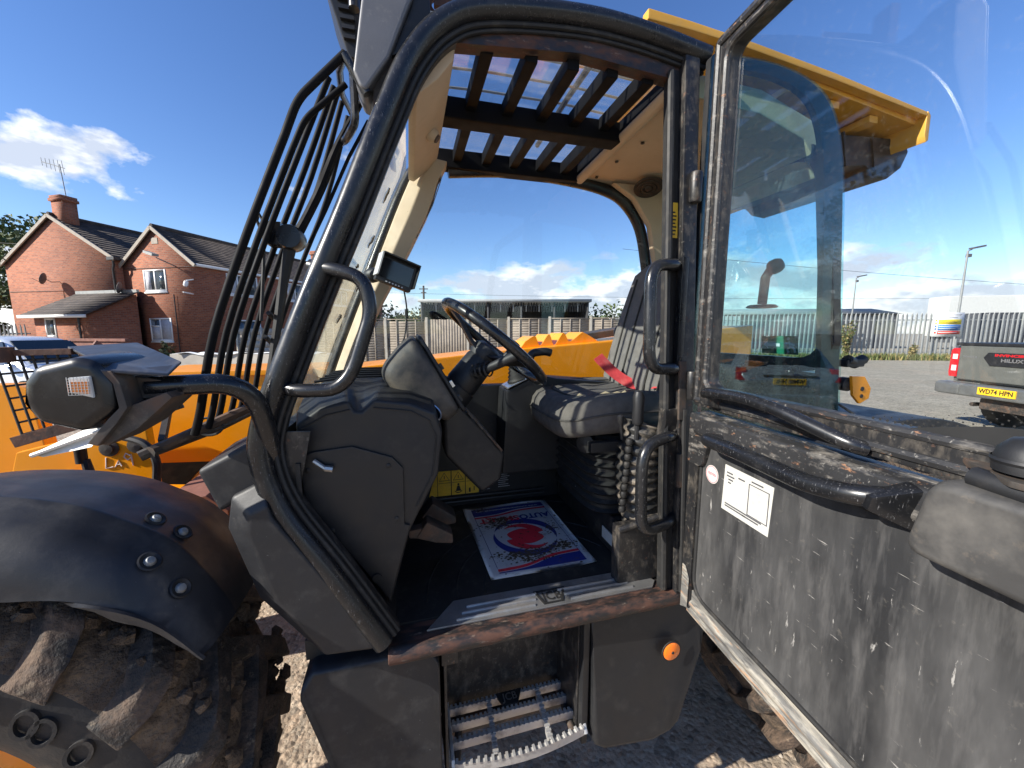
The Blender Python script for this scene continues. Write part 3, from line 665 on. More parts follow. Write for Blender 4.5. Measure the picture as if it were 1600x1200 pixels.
# dark guard plates on the roof edge, rusty bracket with holes
x = MB(); x.prism([(.10, 2.62), (.70, 2.625), (.95, 2.595), (.95, 2.575), (.70, 2.590), (.10, 2.585)], 'az', 1.20, 1.215); x.prism([(.93, 2.575), (.965, 2.575), (.972, 2.645), (.945, 2.64)], 'az', 1.17, 1.21)
vp('roof_guard_plate', x, 'rust')
def holed_plate(outer, holes, d0, d1, seg=16):
    # triangulated plate with round holes (front, back and walls)
    bm = bmesh.new(); es = []
    def loop(pts):
        vs = [bm.verts.new((p[0], d0, p[1])) for p in pts]; return [bm.edges.new((vs[i], vs[(i+1) % len(vs)])) for i in range(len(vs))]
    es += loop(outer)
    for (cx, cz, r) in holes: es += loop([(cx+r*math.cos(2*math.pi*k/seg), cz+r*math.sin(2*math.pi*k/seg)) for k in range(seg)])
    bmesh.ops.triangle_fill(bm, use_beauty=True, edges=es)
    rr = bmesh.ops.extrude_face_region(bm, geom=bm.faces[:]); 
    for v in [v for v in rr['geom'] if isinstance(v, bmesh.types.BMVert)]: v.co.y = d1
    mb = MB(); bm.verts.index_update(); mb.add([v.co[:] for v in bm.verts], [[v.index for v in f.verts] for f in bm.faces]); bm.free(); return mb
vp('guard_bracket', holed_plate([(.045, 2.70), (.22, 2.70), (.185, 2.60), (.125, 2.572), (.07, 2.578), (.045, 2.63)], [(.075, 2.632, .010), (.112, 2.615, .016)], 1.24, 1.252), 'rust')
x = MB(); x.bb((.02, 1.18, 2.55), (.05, 1.24, 2.75)); vp('guard_bracket', x, 'rust_brown')
# --- head lamps at the roof corner
x = MB(); rings = []
for t, w in ((0, .0), (.02, .7), (.08, 1), (.6, 1.0), (.95, .7), (1, .2)):
    pass
prof = [(-.098, 2.262), (-.085, 2.232), (-.072, 2.226), (-.020, 2.30), (.045, 2.46), (.060, 2.60), (.01, 2.66), (-.045, 2.60), (-.068, 2.44)]
x.prism(prof, 'az', .985, 1.10); tl_ = vp('roof_lamp', x, 'lamp_grey', bevel=.014, seg=3)
x = MB(); x.prism([(-.02, 2.31), (.035, 2.34), (.075, 2.42), (.07, 2.50), (.045, 2.49), (.03, 2.42)], 'az', 1.0, 1.09); vp('lamp_bracket', x, 'plastic', tl_, bevel=.006)
x = MB(); x.prism([(-.058, 2.262), (-.02, 2.318), (.03, 2.36), (.0, 2.28), (-.045, 2.20), (-.062, 2.19)], 'az', 1.01, 1.07); vp('lamp_mount', x, 'steel_dark', tl_, bevel=.004)
x = MB(); x.prism([(-.175, 2.56), (-.125, 2.395), (-.105, 2.39), (-.085, 2.53), (-.08, 2.70), (-.19, 2.70)], 'az', 1.16, 1.36); lv = vp('louvre_lamp', x, 'plastic', bevel=.006)
for k in range(12):
    x = MB(); z = 2.43+k*.022; x.bb((-.152-(.0+k*.003)+.02, 1.150, z), (-.105, 1.166, z+.009)); vp('fin', x, 'plastic_grey', lv)
x = MB(); x.tube([(-.10, 1.11, 2.47), (-.10, 1.12, 2.65)], .013, 10); vp('lamp_stalk', x, 'tube_paint', lv)
# --- windscreen guard: bent bars
def bar_path(b, sh=0, top=0):
    return fillet([Vector(p) for p in ((-.565+sh, b, 1.25), (-.465+sh, b, 1.475), (-.208+sh, b, 2.20), (-.112+sh+.0, b, 2.30-top))], [0, .02, .06, 0], 6)
for k, b in enumerate((1.0, 1.061, 1.104, 1.175, 1.238, 1.32, 1.44)):
    lo = [(-.473, 1.462), (-.456, 1.52), (-.416, 1.69), (-.335, 1.905), (-.245, 2.119)]
    if k == 0: P = catmull([(a, b, z) for a, z in lo], 4)+fillet([Vector((-.240, b, 2.132)), Vector((-.215, b, 2.194)), Vector((-.113, b, 2.302))], [0, .028, 0], 6)
    elif k == 1: P = catmull([(a, b, z) for a, z in lo], 4)+fillet([Vector((-.240, b, 2.130)), Vector((-.216, b, 2.184)), Vector((-.122, b, 2.272))], [0, .026, 0], 6)
    else: P = catmull([(a, b, z) for a, z in lo+[(-.165, 2.305+.02*(k-2))]], 4)
    x = MB(); x.tube(P, .0088 if k == 0 else .0072, 10); vp('guard_bar', x, 'slat_paint')
x = MB(); x.tube(fillet([Vector(p) for p in ((-.115, 1.0, 2.298), (-.07, 1.0, 2.225))], 0), .011, 10); x.tube([Vector(p) for p in ((-.115, 1.0, 2.298), (-.14, 1.10, 2.325), (-.155, 1.24, 2.345), (-.15, 1.44, 2.39))], .009, 10)
x.tube(fillet([Vector(p) for p in ((-.105, 1.06, 2.295), (-.105, 1.06, 2.19), (-.135, 1.12, 2.175), (-.16, 1.20, 2.20))], [0, .02, .02, 0]), .0095, 8)
vp('guard_crossbar', x, 'tube_paint')
x = MB(); x.tube([(-.56, 1.0, 1.428), (-.50, 1.15, 1.44), (-.47, 1.63, 1.45)], .013, 8); x.beam((-.563, 1.05, 1.435), (-.60, 1.16, 1.492), .012, .022); x.beam((-.625, 1.15, 1.488), (-.572, 1.17, 1.505), .014, .016); x.tube([(-.58, 1.0, 1.42), (-.40, 1.12, 1.50)], .012, 8)
vp('guard_foot', x, 'steel_dark')
x = MB(); x.tube([Vector((-.48+.03*math.cos(t), 1.08, 1.462+.022*math.sin(t))) for t in [k*.35 for k in range(18)]], .003, 6); vp('wiring_loop', x, 'wire')
# --- wiper
x = MB(); x.tube(catmull([(-.096, 1.15, 2.285), (-.158, 1.15, 2.175), (-.205, 1.15, 2.066), (-.250, 1.15, 1.978), (-.279, 1.15, 1.929)], 3), [.007, .008, .009, .010, .011, .012, .012, .012, .012, .012, .013, .014, .014], 8); x.tube([(-.085, 1.19, 2.26), (-.14, 1.19, 2.16), (-.205, 1.19, 2.02), (-.25, 1.19, 1.93)], .005, 6)
wi = vp('wiper_arm', x, 'slat_paint')
x = MB(); x.lathe([(0, -.03), (.028, -.03), (.031, -.02), (.031, .02), (.026, .03), (0, .03)], (-.281, 1.14, 1.930), (0, 1, 0), 20); x.bb((-.335, 1.12, 1.91), (-.30, 1.17, 1.965)); vp('wiper_motor', x, 'gloss_black', wi)
x = MB(); x.tube([(-.281, 1.14, 1.93), (-.307, 1.14, 1.823), (-.347, 1.14, 1.622), (-.39, 1.14, 1.45)], [.016, .012, .010, .008], 8); x.tube([(-.31, 1.18, 1.9), (-.35, 1.18, 1.68), (-.39, 1.18, 1.47)], .006, 6)
for t in (0.3, .6): x.tube([(-.33-.04*t, 1.12, 1.80-.2*t), (-.33-.05*t, 1.19, 1.78-.2*t)], .006, 6)
vp('wiper_blade', x, 'rubber', wi)
x = MB(); x.tube([(-.345, 1.13, 1.94), (-.352, 1.125, 1.965), (-.345, 1.12, 1.98), (-.335, 1.12, 1.96), (-.345, 1.12, 1.85), (-.36, 1.12, 1.72)], .004, 6); vp('wiper_cable', x, 'wire', wi)
# --- grab handles
def handle(name, pts, r, ends, m='tube_paint', parent=None, flr=.05):
    x = MB(); x.tube(fillet([Vector(p) for p in pts], flr, 7), r, 14)
    return vp(name, x, m, parent)
handle('grab_handle', [SP(-.205, 1.838, .01), SP(-.153, 1.828, -.02), SP(-.09, 1.81, -.035), SP(-.078, 1.735, -.035), SP(-.135, 1.565, -.035), SP(-.235, 1.563, -.02), SP(-.285, 1.57, .01)], .0155, None, flr=[0, .02, .05, .03, .07, .02, 0])
handle('grab_handle', [SP(.765, 1.885, .02), SP(.735, 1.88, -.01), SP(.64, 1.872, -.03), SP(.636, 1.59, -.03), SP(.735, 1.588, -.01), SP(.765, 1.588, .02)], .0165, None, flr=[0, .02, .06, .06, .02, 0])
handle('grab_handle', [SP(.765, 1.385, .02), SP(.72, 1.392, -.01), SP(.618, 1.375, -.03), SP(.616, 1.128, -.03), SP(.715, 1.132, -.01), SP(.765, 1.14, .02)], .0165, None, flr=[0, .02, .08, .06, .02, 0])
x = MB(); x.prism([(.718, 1.12), (.752, 1.12), (.752, 1.41), (.718, 1.39)], 'az', .935, .95); vp('handle_plate', x, 'frame_dirty', bevel=.003)
x = MB(); x.prism([(.742, 1.57), (.762, 1.57), (.764, 1.90), (.744, 1.90)], 'az', .940, .962); vp('handle_plate', x, 'tube_paint', bevel=.003)
# convoluted hose behind the lower handle
x = MB(); P = []; rr = []
for k in range(45):
    t = k/44; P.append((.735-.03*math.sin(t*3), 1.06, 1.08+.32*t)); rr.append(.062+(.007 if k % 4 < 2 else -.004))
x.tube(P, rr, 16); vp('convoluted_hose', x, 'hose', smooth=0)
x = MB()
for k in range(10): x.lathe([(0, -.012), (.010, -.009), (.013, 0), (.010, .009), (0, .012)], (.632+.002*k, 1.02, 1.14+k*.024), (0, 0, 1), 10)
vp('beaded_cable', x, 'rubber')
# levers
x = MB(); x.tube([(.673, 1.02, 1.36), (.675, 1.02, 1.42)], .008, 8); lev = vp('hand_lever', x, 'plastic')
x = MB(); x.lathe([(0, 0), (.015, 0), (.018, .01), (.016, .05), (.018, .085), (.012, .102), (0, .106)], (.675, 1.02, 1.41), (0, 0, 1), 14); vp('grip', x, 'plastic', lev)
x = MB(); x.lathe([(0, 0), (.006, 0), (.006, .05), (.010, .055), (.010, .075), (0, .08)], (.635, 1.04, 1.36), (-.1, 0, 1), 10); vp('small_lever', x, 'plastic')
# sticker on the pillar
x = MB(); x.loft([[SP(.728, z, .0095), SP(.7515, z, .0095), SP(.7515, z, .011), SP(.728, z, .011)] for z in (1.958, 2.055)]); sk = vp('pillar_sticker', x, 'decal_yellow', frame)
x = MB()
for k in range(7): x.loft([[SP(.731+.003*(k % 2), z, .0085), SP(.743+.002*(k % 3), z, .0085), SP(.743+.002*(k % 3), z, .0094), SP(.731, z, .0094)] for z in (1.966+k*.010, 1.970+k*.010)])
vp('print', x, 'decal_black', sk)
# --- dash console
DN = [(-.268, 1.470), (-.212, 1.510), (-.150, 1.524), (-.135, 1.498), (-.118, 1.496), (-.087, 1.525), (-.003, 1.512), (.060, 1.483), (.078, 1.43), (.065, 1.318), (.021, 1.234), (-.014, 1.166), (-.070, .965), (-.146, 1.096), (-.255, 1.267)]
DF = [(-.30, 1.500), (-.25, 1.532), (-.18, 1.545), (-.155, 1.545), (-.13, 1.545), (-.08, 1.545), (.0, 1.54), (.06, 1.515), (.08, 1.45), (.065, 1.32), (.021, 1.234), (-.014, 1.166), (-.060, .95), (-.20, 1.05), (-.30, 1.25)]
x = MB()
rings = []
for t, b in ((0, .998), (.06, 1.012), (.45, 1.07), (.7, 1.14), (1, 1.24), (1, 1.40), (1, 1.64)):
    lift = .012*math.sin(math.pi*min(1, max(0, (b-1.0)/.5)))
    rings.append([(a0+(a1-a0)*t, b, z0+(z1-z0)*t+lift) for (a0, z0), (a1, z1) in zip(DN, DF)])
x.loft(rings); dash = vp('dash_console', x, 'plastic', bevel=.008, seg=3, smooth=50)
x = MB(); pnl = [(-.262, 1.395), (-.23, 1.405), (-.144, 1.412), (-.050, 1.376), (-.024, 1.345), (-.026, 1.192), (-.012, 1.188), (-.070, .985), (-.225, 1.225), (-.258, 1.28)]
x.prism(pnl, 'az', .9895, .999); dp = vp('kick_panel', x, 'plastic', dash, bevel=.004)
x = MB(); x.lathe([(0, 0), (.012, 0), (.012, .004), (0, .004)], (-.10, .988, 1.055), (0, -1, 0), 14); vp('panel_plug', x, 'rubber', dash)
x = MB(); x.tube([(-.23, .982, 1.385), (-.205, .978, 1.365)], .006, 8); x.tube([(-.205, .978, 1.366), (-.188, .978, 1.362)], .008, 8); vp('latch_pin', x, 'steel', dash)
for k in range(5):
    x = MB(); b = 1.18+k*.07; x.tube([(-.26, b, 1.553), (-.17, b+.01, 1.563), (-.08, b+.03, 1.561), (.0, b+.05, 1.553)], .004, 6); vp('top_groove', x, 'plastic', dash)
for (a, z) in ((-.245, 1.36), (-.06, 1.355), (-.045, 1.21), (-.20, 1.20)):
    y = MB(); y.lathe([(0, 0), (.006, 0), (.0065, .0015), (.004, .003), (0, .003)], (a, .9890, z), (0, -1, 0), 12); vp('panel_screw', y, 'rubber', dash)
y = MB(); y.tube([(a, .9965, z) for a, z in ((-.255, 1.462), (-.20, 1.492), (-.145, 1.503))], .0022, 6); y.tube([(a, .9965, z) for a, z in ((-.09, 1.505), (-.0, 1.492), (.045, 1.465), (.062, 1.42), (.050, 1.32), (.005, 1.235))], .0022, 6); vp('moulding_seam', y, 'rubber', dash)
# cup holder
x = MB(); ax = Vector((.45, -.45, .8)).normalized(); c = Vector((.047, 1.045, 1.478))
x.lathe([(.036, 0), (.038, .002), (.0355, .005), (.033, .003)], c, ax, 28, caps=False); vp('cup_ring', x, 'silver_trim', dash)
x = MB(); x.lathe([(.033, .003), (.032, -.04), (0, -.04)], c, ax, 28, caps=False); vp('cup_well', x, 'rubber', dash)
x = MB(); x.loft([[c+Vector((math.cos(t), math.sin(t)*.6, math.sin(t)*.9))*.001+Vector(q) for t in (0, 1, 2)] for q in ((0, 0, 0),)]*1) if False else None
x = MB(); x.lathe([(.040, -.002), (.030, -.12), (.016, -.16)], c, ax, 20, caps=False); vp('cup_body', x, 'plastic', dash)
# A-pillar gusset plate
x = MB(); x.prism([(-.285, 1.467), (-.226, 1.464), (-.240, 1.40), (-.268, 1.283), (-.305, 1.318)], 'az', .958, .963); gp = vp('gusset_plate', x, 'frame_dirty', bevel=.002)
x = MB(); x.bb((-.262, .952, 1.30), (-.252, .958, 1.39)); vp('gusset_rib', x, 'rubber', gp)
# --- instrument pod
PO = [(.006, 1.682), (-.030, 1.652), (-.077, 1.598), (-.078, 1.560), (-.045, 1.520), (.02, 1.472), (.105, 1.425), (.143, 1.462), (.030, 1.668)]
x = MB(); rings = []
PO = [(p.x, p.y) for p in fillet([Vector(q+(0,)) for q in PO], [.012, .02, .03, .03, .02, .03, .02, .015, .01], 4, True)]
for b, s in ((1.085, .62), (1.092, .78), (1.104, .90), (1.122, .97), (1.15, 1.0), (1.40, 1.0), (1.42, .9)):
    cx, cz = .045, 1.535; rings.append([(cx+(a-cx)*s, b, cz+(z-cz)*s) for a, z in PO])
x.loft(rings); pod = vp('instrument_pod', x, 'pod_dust', smooth=50)
x = MB(); x.add([(.035, 1.13, 1.669), (.150, 1.13, 1.468), (.150, 1.40, 1.468), (.035, 1.40, 1.669)], [(0, 1, 2, 3)]); x.v = [(a+.004, b, z+.003) for a, b, z in x.v]
vp('instrument_face', x, 'screen', pod, fix=False)
x = MB(); x.tube(fillet([Vector(p) for p in ((.030, 1.118, 1.676), (.152, 1.118, 1.462), (.152, 1.41, 1.462), (.030, 1.41, 1.676))], .015, 4, True), .007, 8, closed=True); vp('pod_rim', x, 'plastic', pod)
for k, (a, z) in enumerate(((.082, 1.60), (.112, 1.548), (.135, 1.505))):
    x = MB(); x.beam((a, 1.125, z), (a+.010, 1.125, z-.016), .014, .010, (0, 1, 0)); vp('pod_switch', x, 'silver_trim' if k == 1 else 'plastic', pod)
# column and lower shroud
x = MB(); x.prism([(.095, 1.425), (.148, 1.468), (.235, 1.375), (.30, 1.29), (.285, 1.20), (.22, 1.16), (.10, 1.30)], 'az', 1.20, 1.40); cs = vp('column_shroud', x, 'plastic', bevel=.015, seg=3)
x = MB()
for k in range(4): x.beam((.175+.03*k, 1.195, 1.44-.036*k), (.19+.03*k, 1.195, 1.42-.036*k), .006, .018, (0, 1, 0))
x.tube([(.17, 1.19, 1.45), (.285, 1.19, 1.305)], .004, 6)
vp('column_clip', x, 'steel_dark', cs)
WC = Vector((.285, 1.30, 1.655)); WN = Vector((.64, 0, .77)).normalized(); WU = Vector((0, 1, 0)); WV = WN.cross(WU)
x = MB(); x.lathe([(0, 0), (.050, 0), (.056, .02), (.052, .12), (.040, .15), (0, .155)], WC-WN*.20, WN, 22); x.lathe([(0, 0), (.05, 0), (.06, .02), (.06, .11), (0, .12)], WC-WN*.30+Vector((0, .0, 0)), WN, 20)
vp('steering_column', x, 'plastic', cs)
# stalk
x = MB(); p0 = WC-WN*.12+Vector((.0, -.05, 0)); x.tube([p0, p0+Vector((.035, -.05, .012))], .010, 10); st_ = vp('column_stalk', x, 'plastic', cs)
x = MB(); x.tube([p0+Vector((.03, -.045, .01)), p0+Vector((.045, -.06, .02)), p0+Vector((.105, -.115, .055)), p0+Vector((.112, -.122, .058))], [.012, .015, .016, .010], 12); vp('stalk_grip', x, 'plastic_grey', st_)
x = MB(); 
for k in range(4): x.lathe([(.022, -.004), (.026, 0), (.022, .004)], p0+Vector((.012*k, -.015*k, .004*k)), (.6, -.75, .2), 14, caps=False)
vp('stalk_gaiter', x, 'rubber', st_)
# steering wheel
x = MB(); x.tube([WC+(WU*math.cos(t)+WV*math.sin(t))*.208 for t in [2*math.pi*k/56 for k in range(56)]], .0165, 12, closed=True); sw = vp('steering_wheel', x, 'tube_paint')
for t in (math.pi/2, math.pi*1.17, math.pi*1.83):
    x = MB(); d = WU*math.cos(t)+WV*math.sin(t)
    pts = [WC-WN*.055+d*.03, WC-WN*.045+d*.07, WC-WN*.015+d*.14, WC+d*.2]
    sd = d.cross(WN).normalized()
    x.loft([[p+sd*w-WN*.006, p-sd*w-WN*.006, p-sd*w*.7+WN*.008, p+sd*w*.7+WN*.008] for p, w in zip(pts, (.036, .030, .022, .024))]); vp('spoke', x, 'plastic_grey', sw, bevel=.004)
x = MB(); x.lathe([(0, -.09), (.040, -.088), (.055, -.06), (.052, -.03), (.035, -.018), (0, -.015)], WC, WN, 22); vp('hub', x, 'plastic_grey', sw)
x = MB(); kc = WC+(WU*math.cos(.9)+WV*math.sin(5.3))*.19; x.lathe([(0, .0), (.012, .0), (.012, .03), (.026, .04), (.028, .062), (.018, .078), (0, .08)], WC-WV*.10+WU*.17, WN, 18); vp('spinner_knob', x, 'plastic', sw)
# --- right-hand console with joystick
x = MB(); x.prism([(.36, 1.10), (1.02, 1.10), (1.02, 1.46), (.60, 1.50), (.52, 1.52), (.38, 1.455)], 'az', 1.50, 1.655); con = vp('side_console', x, 'plastic', bevel=.012)
def cz_(a): return 1.457+(a-.38)*(.065/.14)
x = MB(); x.prism([(.382, 1.462), (.53, 1.530), (.53, 1.538), (.382, 1.470)], 'az', 1.495, 1.60); vp('gaiter_plate', x, 'silver_trim', con, bevel=.003)
x = MB(); ax = Vector((-.30, 0, .92)).normalized(); pr = [(.052, 0)]
for k in range(5): pr += [(.050-k*.006, .006+k*.016), (.041-k*.006, .013+k*.016)]
pr += [(.012, .09), (0, .092)]
x.lathe(pr, (.445, 1.545, 1.497), ax, 20); vp('joystick_gaiter', x, 'rubber', con, smooth=0)
x = MB(); x.tube(fillet([Vector(p) for p in ((.50, 1.56, 1.50), (.49, 1.555, 1.56), (.50, 1.55, 1.605), (.56, 1.545, 1.612), (.585, 1.545, 1.605))], .02, 5), [.014, .014, .014, .016]+[.018]*60 if False else .017, 12); vp('joystick', x, 'plastic', con)
# --- pedals
x = MB(); x.prism([(.0, 1.075), (.035, 1.125), (.112, 1.075), (.114, 1.042), (.060, 1.052)], 'az', 1.12, 1.18); vp('pedal', x, 'steel_dark', bevel=.010)
x = MB(); x.prism([(-.02, 1.10), (.035, 1.105), (.04, 1.065), (-.02, 1.075)], 'az', 1.125, 1.165); vp('pedal_arm', x, 'steel_dark', bevel=.008)
x = MB(); x.prism([(.020, 1.07), (.06, 1.118), (.138, 1.06), (.14, 1.035), (.08, 1.03)], 'az', 1.26, 1.34); vp('pedal', x, 'steel_dark', bevel=.010)
# --- monitor
x = MB(); cm = Vector((-.035, 1.45, 1.893)); ry = Matrix.Rotation(R(20), 3, 'Y'); rzm = Matrix.Rotation(R(38), 3, 'Z'); rm = ry @ Matrix.Rotation(R(-35), 3, 'Z')
def mp(u, w, t): # u across, w up, t out
    return cm + Vector((.93*u-.2*t*0+.22*w*0, 0, -.36*u)) + Vector((.30*w, 0, .95*w)) + Vector((.35, -.93, 0))*t
def mbox(u0, u1, w0, w1, t0, t1): return [mp(u, w, t) for u in (u0, u1) for w in (w0, w1) for t in (t0, t1)]
BF = [(0, 1, 3, 2), (4, 6, 7, 5), (0, 4, 5, 1), (2, 3, 7, 6), (0, 2, 6, 4), (1, 5, 7, 3)]
x.add(mbox(-.065, .06, -.043, .047, -.015, .012), BF); mon = vp('monitor', x, 'plastic', bevel=.004)
x = MB(); x.add(mbox(-.055, .05, -.028, .038, .012, .014), BF); vp('display', x, 'screen', mon)
x = MB(); x.add(mbox(-.066, .061, .046, .051, -.015, .045), BF); x.add(mbox(-.069, -.064, -.03, .051, -.015, .04), BF, 1); x.add(mbox(.060, .064, -.03, .051, -.015, .035), BF); vp('sun_hood', x, ['plastic', 'pale_metal'], mon, bevel=.001)
x = MB()
for k in range(6): x.add(mbox(-.03+k*.011, -.025+k*.011, -.039, -.035, .012, .014), BF)
vp('button', x, 'decal_white', mon)
x = MB(); x.lathe([(0, -.03), (.018, -.03), (.026, -.01), (.026, .01), (.018, .03), (0, .03)], (-.115, 1.50, 1.895), (.6, -.5, .1), 18); x.tube([(-.12, 1.55, 1.91), (-.11, 1.50, 1.89), (-.06, 1.46, 1.89)], .010, 8); vp('monitor_mount', x, 'plastic', mon)
x = MB(); x.tube(catmull([(-.01, 1.46, 1.845), (-.003, 1.47, 1.79), (-.004, 1.475, 1.75), (-.012, 1.46, 1.68), (-.03, 1.43, 1.64)], 6), .0028, 6); x.tube([(-.0035, 1.474, 1.775), (-.004, 1.475, 1.745)], .006, 8); vp('monitor_cable', x, 'wire', mon)
# --- seat
def sup(n, ca, cb, ra, rb, z, e=4.2):
    o = []
    for k in range(n):
        t = 2*math.pi*k/n; c, s = math.cos(t), math.sin(t)
        o.append((ca+ra*math.copysign(abs(c)**(2/e), c), cb+rb*math.copysign(abs(s)**(2/e), s), z))
    return o
x = MB(); rings = []
for k in range(9):
    z = 1.055+k*.033
    for dz, w in ((0, 1.0), (.012, 1.06), (.022, 1.0)):
        rings.append(sup(36, .80, 1.35, .195*w, .21*w, z+dz, 5))
x.loft(rings); seat = vp('seat', empty('dummy') and MB().box((.78, 1.35, 1.335), (.34, .36, .02)), 'plastic'); bpy.data.objects.remove(bpy.data.objects['dummy'])
vp('suspension_bellows', x, 'rubber', seat, smooth=30)
x = MB(); x.lathe([(0, 0), (.03, 0), (.034, .01), (.034, .035), (0, .04)], (.60, 1.20, 1.31), (-.6, -.6, 0), 16); x.bb((.56, 1.10, 1.30), (.95, 1.13, 1.335)); vp('seat_knob', x, 'plastic', seat, bevel=.005)
SCZ = lambda a, b: 1.0
x = MB(); rings = []
for z, s in ((1.325, .86), (1.335, .95), (1.36, 1.0), (1.40, 1.015), (1.43, .985), (1.447, .93), (1.453, .84), (1.446, .70), (1.438, .5), (1.436, .25), (1.436, .06)):
    ring = []
    for (a, b, zz) in sup(48, .755, 1.35, .275*s, .255*s, z+.028, 4.5):
        f = max(0, (.66-a)/.2); zz -= .045*f*f
        if z > 1.4: zz += .012*min(1, abs(b-1.35)/.22)**3
        zz += .006*math.sin(a*31+b*17)*math.sin(b*27)*(1 if z > 1.4 else .3)
        ring.append((a, b, zz))
    rings.append(ring)
x.loft(rings); cu = vp('seat_cushion', x, 'cushion_fabric', seat, smooth=70)
x = MB()
for s0 in (.97,): x.tube([(a, b, z-.045*max(0, (.66-a)/.2)**2) for a, b, z in sup(60, .755, 1.35, .275*1.012, .255*1.012, 1.430, 4.5)], .004, 6, closed=True)
for s0 in (.72,): x.tube([(a, b, z-.045*max(0, (.66-a)/.2)**2+.012*min(1, abs(b-1.35)/.22)**3) for a, b, z in sup(60, .755, 1.35, .275*s0, .255*s0, 1.4755, 4.5)], .0032, 6, closed=True)
vp('piping', x, 'seat_panel', cu)
random.seed(11)
for (a, b, l) in ((.56, 1.20, .03), (.575, 1.23, .02), (.66, 1.20, .025), (.70, 1.19, .028), (.74, 1.205, .016)):
    x = MB(); n = 9
    ring = [(a+l*(.6+.5*random.random())*math.cos(t), b+l*.45*(.6+.5*random.random())*math.sin(t), 1.477-.045*max(0, (.66-a)/.2)**2+.0) for t in [2*math.pi*k/n for k in range(n)]]
    x.add(ring+[(a, b, 1.487-.045*max(0, (.66-a)/.2)**2)], [(k, (k+1) % n, n) for k in range(n)]); vp('torn_foam', x, 'foam', cu)
# backrest
def bk(z):  # centre a and half width at height
    t = (z-1.43)/.58; return .905+.13*t+.03*t*t, .255*(1-.28*max(0, t-.25)**1.6)
x = MB(); rings = []
zs = [1.43, 1.445, 1.50, 1.60, 1.70, 1.80, 1.88, 1.94, 1.98, 2.0]
for i, z in enumerate(zs):
    a, w = bk(z); e = {0: .80, 1: .93, 8: .80, 9: .55}.get(i, 1); th = .055*{0: .6, 1: .85, 8: .75, 9: .4}.get(i, 1)
    ring = []
    for k in range(40):
        t = 2*math.pi*k/40; c, s = math.cos(t), math.sin(t)
        db = w*e*math.copysign(abs(s)**.5, s); da = th*math.copysign(abs(c)**.6, c)
        if c < 0: da -= .028*min(1, abs(db)/w)**3
        ring.append((a+da, 1.35+db, z))
    rings.append(ring)
x.loft(rings); bkr = vp('backrest', x, 'seat_fabric', seat, smooth=70)
def bface(b, z):
    a, w = bk(z); s = min(1, abs(b-1.35)/w); return (a-.055*(max(0, 1-s**4))**.3-.028*s**3-.004, b, z)
x = MB()
for bb_ in (1.18, 1.27, 1.44, 1.52): x.tube([bface(bb_+(.0 if bb_ > 1.35 else 0), z) for z in [1.47+.045*k for k in range(11)]], .0035, 6)
vp('stitch_line', x, 'seat_panel', bkr)
x = MB(); q = [bface(b, z) for b, z in ((1.145, 1.745), (1.195, 1.745), (1.195, 1.815), (1.145, 1.815))]; x.add([(p[0]-.004, p[1], p[2]) for p in q], [(0, 1, 2, 3)]); lg = vp('seat_badge', x, 'decal_yellow', bkr, fix=False)
x = MB(); text_mb('JCB', .030, lambda u, v: (bface(1.17-u, 1.78+v)[0]-.006, 1.17-u, 1.78+v), mb=x, bold=.0005); vp('badge_print', x, 'decal_black', lg)
x = MB(); x.tube(catmull([(1.02, 1.63, 1.60), (.96, 1.62, 1.66), (.95, 1.62, 1.70), (1.0, 1.63, 1.73)], 5), .022, 10); vp('armrest', x, 'plastic_grey', seat)
# belt
def strap(path, w, side):
    x = MB(); P = catmull(path, 6); 
    rings = []
    for i, p in enumerate(P):
        d = (P[min(i+1, len(P)-1)]-P[max(i-1, 0)]).normalized(); sv = Vector(side); sv = (sv-d*sv.dot(d)).normalized(); n = d.cross(sv)*.0015
        rings.append([p+sv*w/2-n, p-sv*w/2-n, p-sv*w/2+n, p+sv*w/2+n])
    x.loft(rings); return x
vp('seat_belt', strap([(.742, 1.42, 1.595), (.757, 1.41, 1.575), (.805, 1.385, 1.525), (.855, 1.355, 1.49), (.90, 1.33, 1.482)], .050, (.8, .3, .55)), 'belt', seat, bevel=.001)
vp('seat_belt', strap([(.87, 1.22, 1.494), (.895, 1.18, 1.502), (.92, 1.13, 1.49), (.94, 1.09, 1.45), (.945, 1.085, 1.40)], .06, (.9, .3, .2)), 'belt', seat, bevel=.001)
x = MB(); x.box((.90, 1.09, 1.36), (.05, .03, .09)); vp('belt_buckle', x, 'plastic_grey', seat, bevel=.008)

# --- the open door: own frame t (from the hinge outwards), z, o (towards the inside face)
DH = Vector((.772, .900)); DD = Vector((-.1, -1)).normalized(); DNn = Vector((-.995, .0995))
def D(t, z, o=0): p = DH+DD*t+DNn*o; return Vector((p.x, p.y, z))
def dprism(poly, o0, o1, mb=None):
    mb = mb or MB(); return mb.loft([[D(t, z, o0) for t, z in poly], [D(t, z, o1) for t, z in poly]])
def dring(outer, inner, o0, o1, mb=None):
    mb = mb or MB(); return mb.loft([[D(t, z, o0) for t, z in outer], [D(t, z, o1) for t, z in outer], [D(t, z, o1) for t, z in inner], [D(t, z, o0) for t, z in inner]], 0, False, True, True)
def fl2(pts, r, n=6): return [(p.x, p.y) for p in fillet([Vector(p+(0,)) for p in pts], r, n, True)]
LO = fl2([(.02, .872), (.74, .872), (.86, .93), (1.07, 1.36), (1.09, 1.478), (.02, 1.478)], [.05, .08, .1, .1, .04, .02])
LI = fl2([(.06, .952), (.72, .952), (.82, .99), (1.0, 1.36), (1.0, 1.405), (.085, 1.405), (.06, 1.385)], [.06, .08, .1, .1, .03, .02, .02])
LO2 = fl2([(.012, .868), (.74, .868), (.87, .93), (1.08, 1.36), (1.1, 1.484), (.012, 1.484)], [.05, .08, .1, .1, .04, .02])
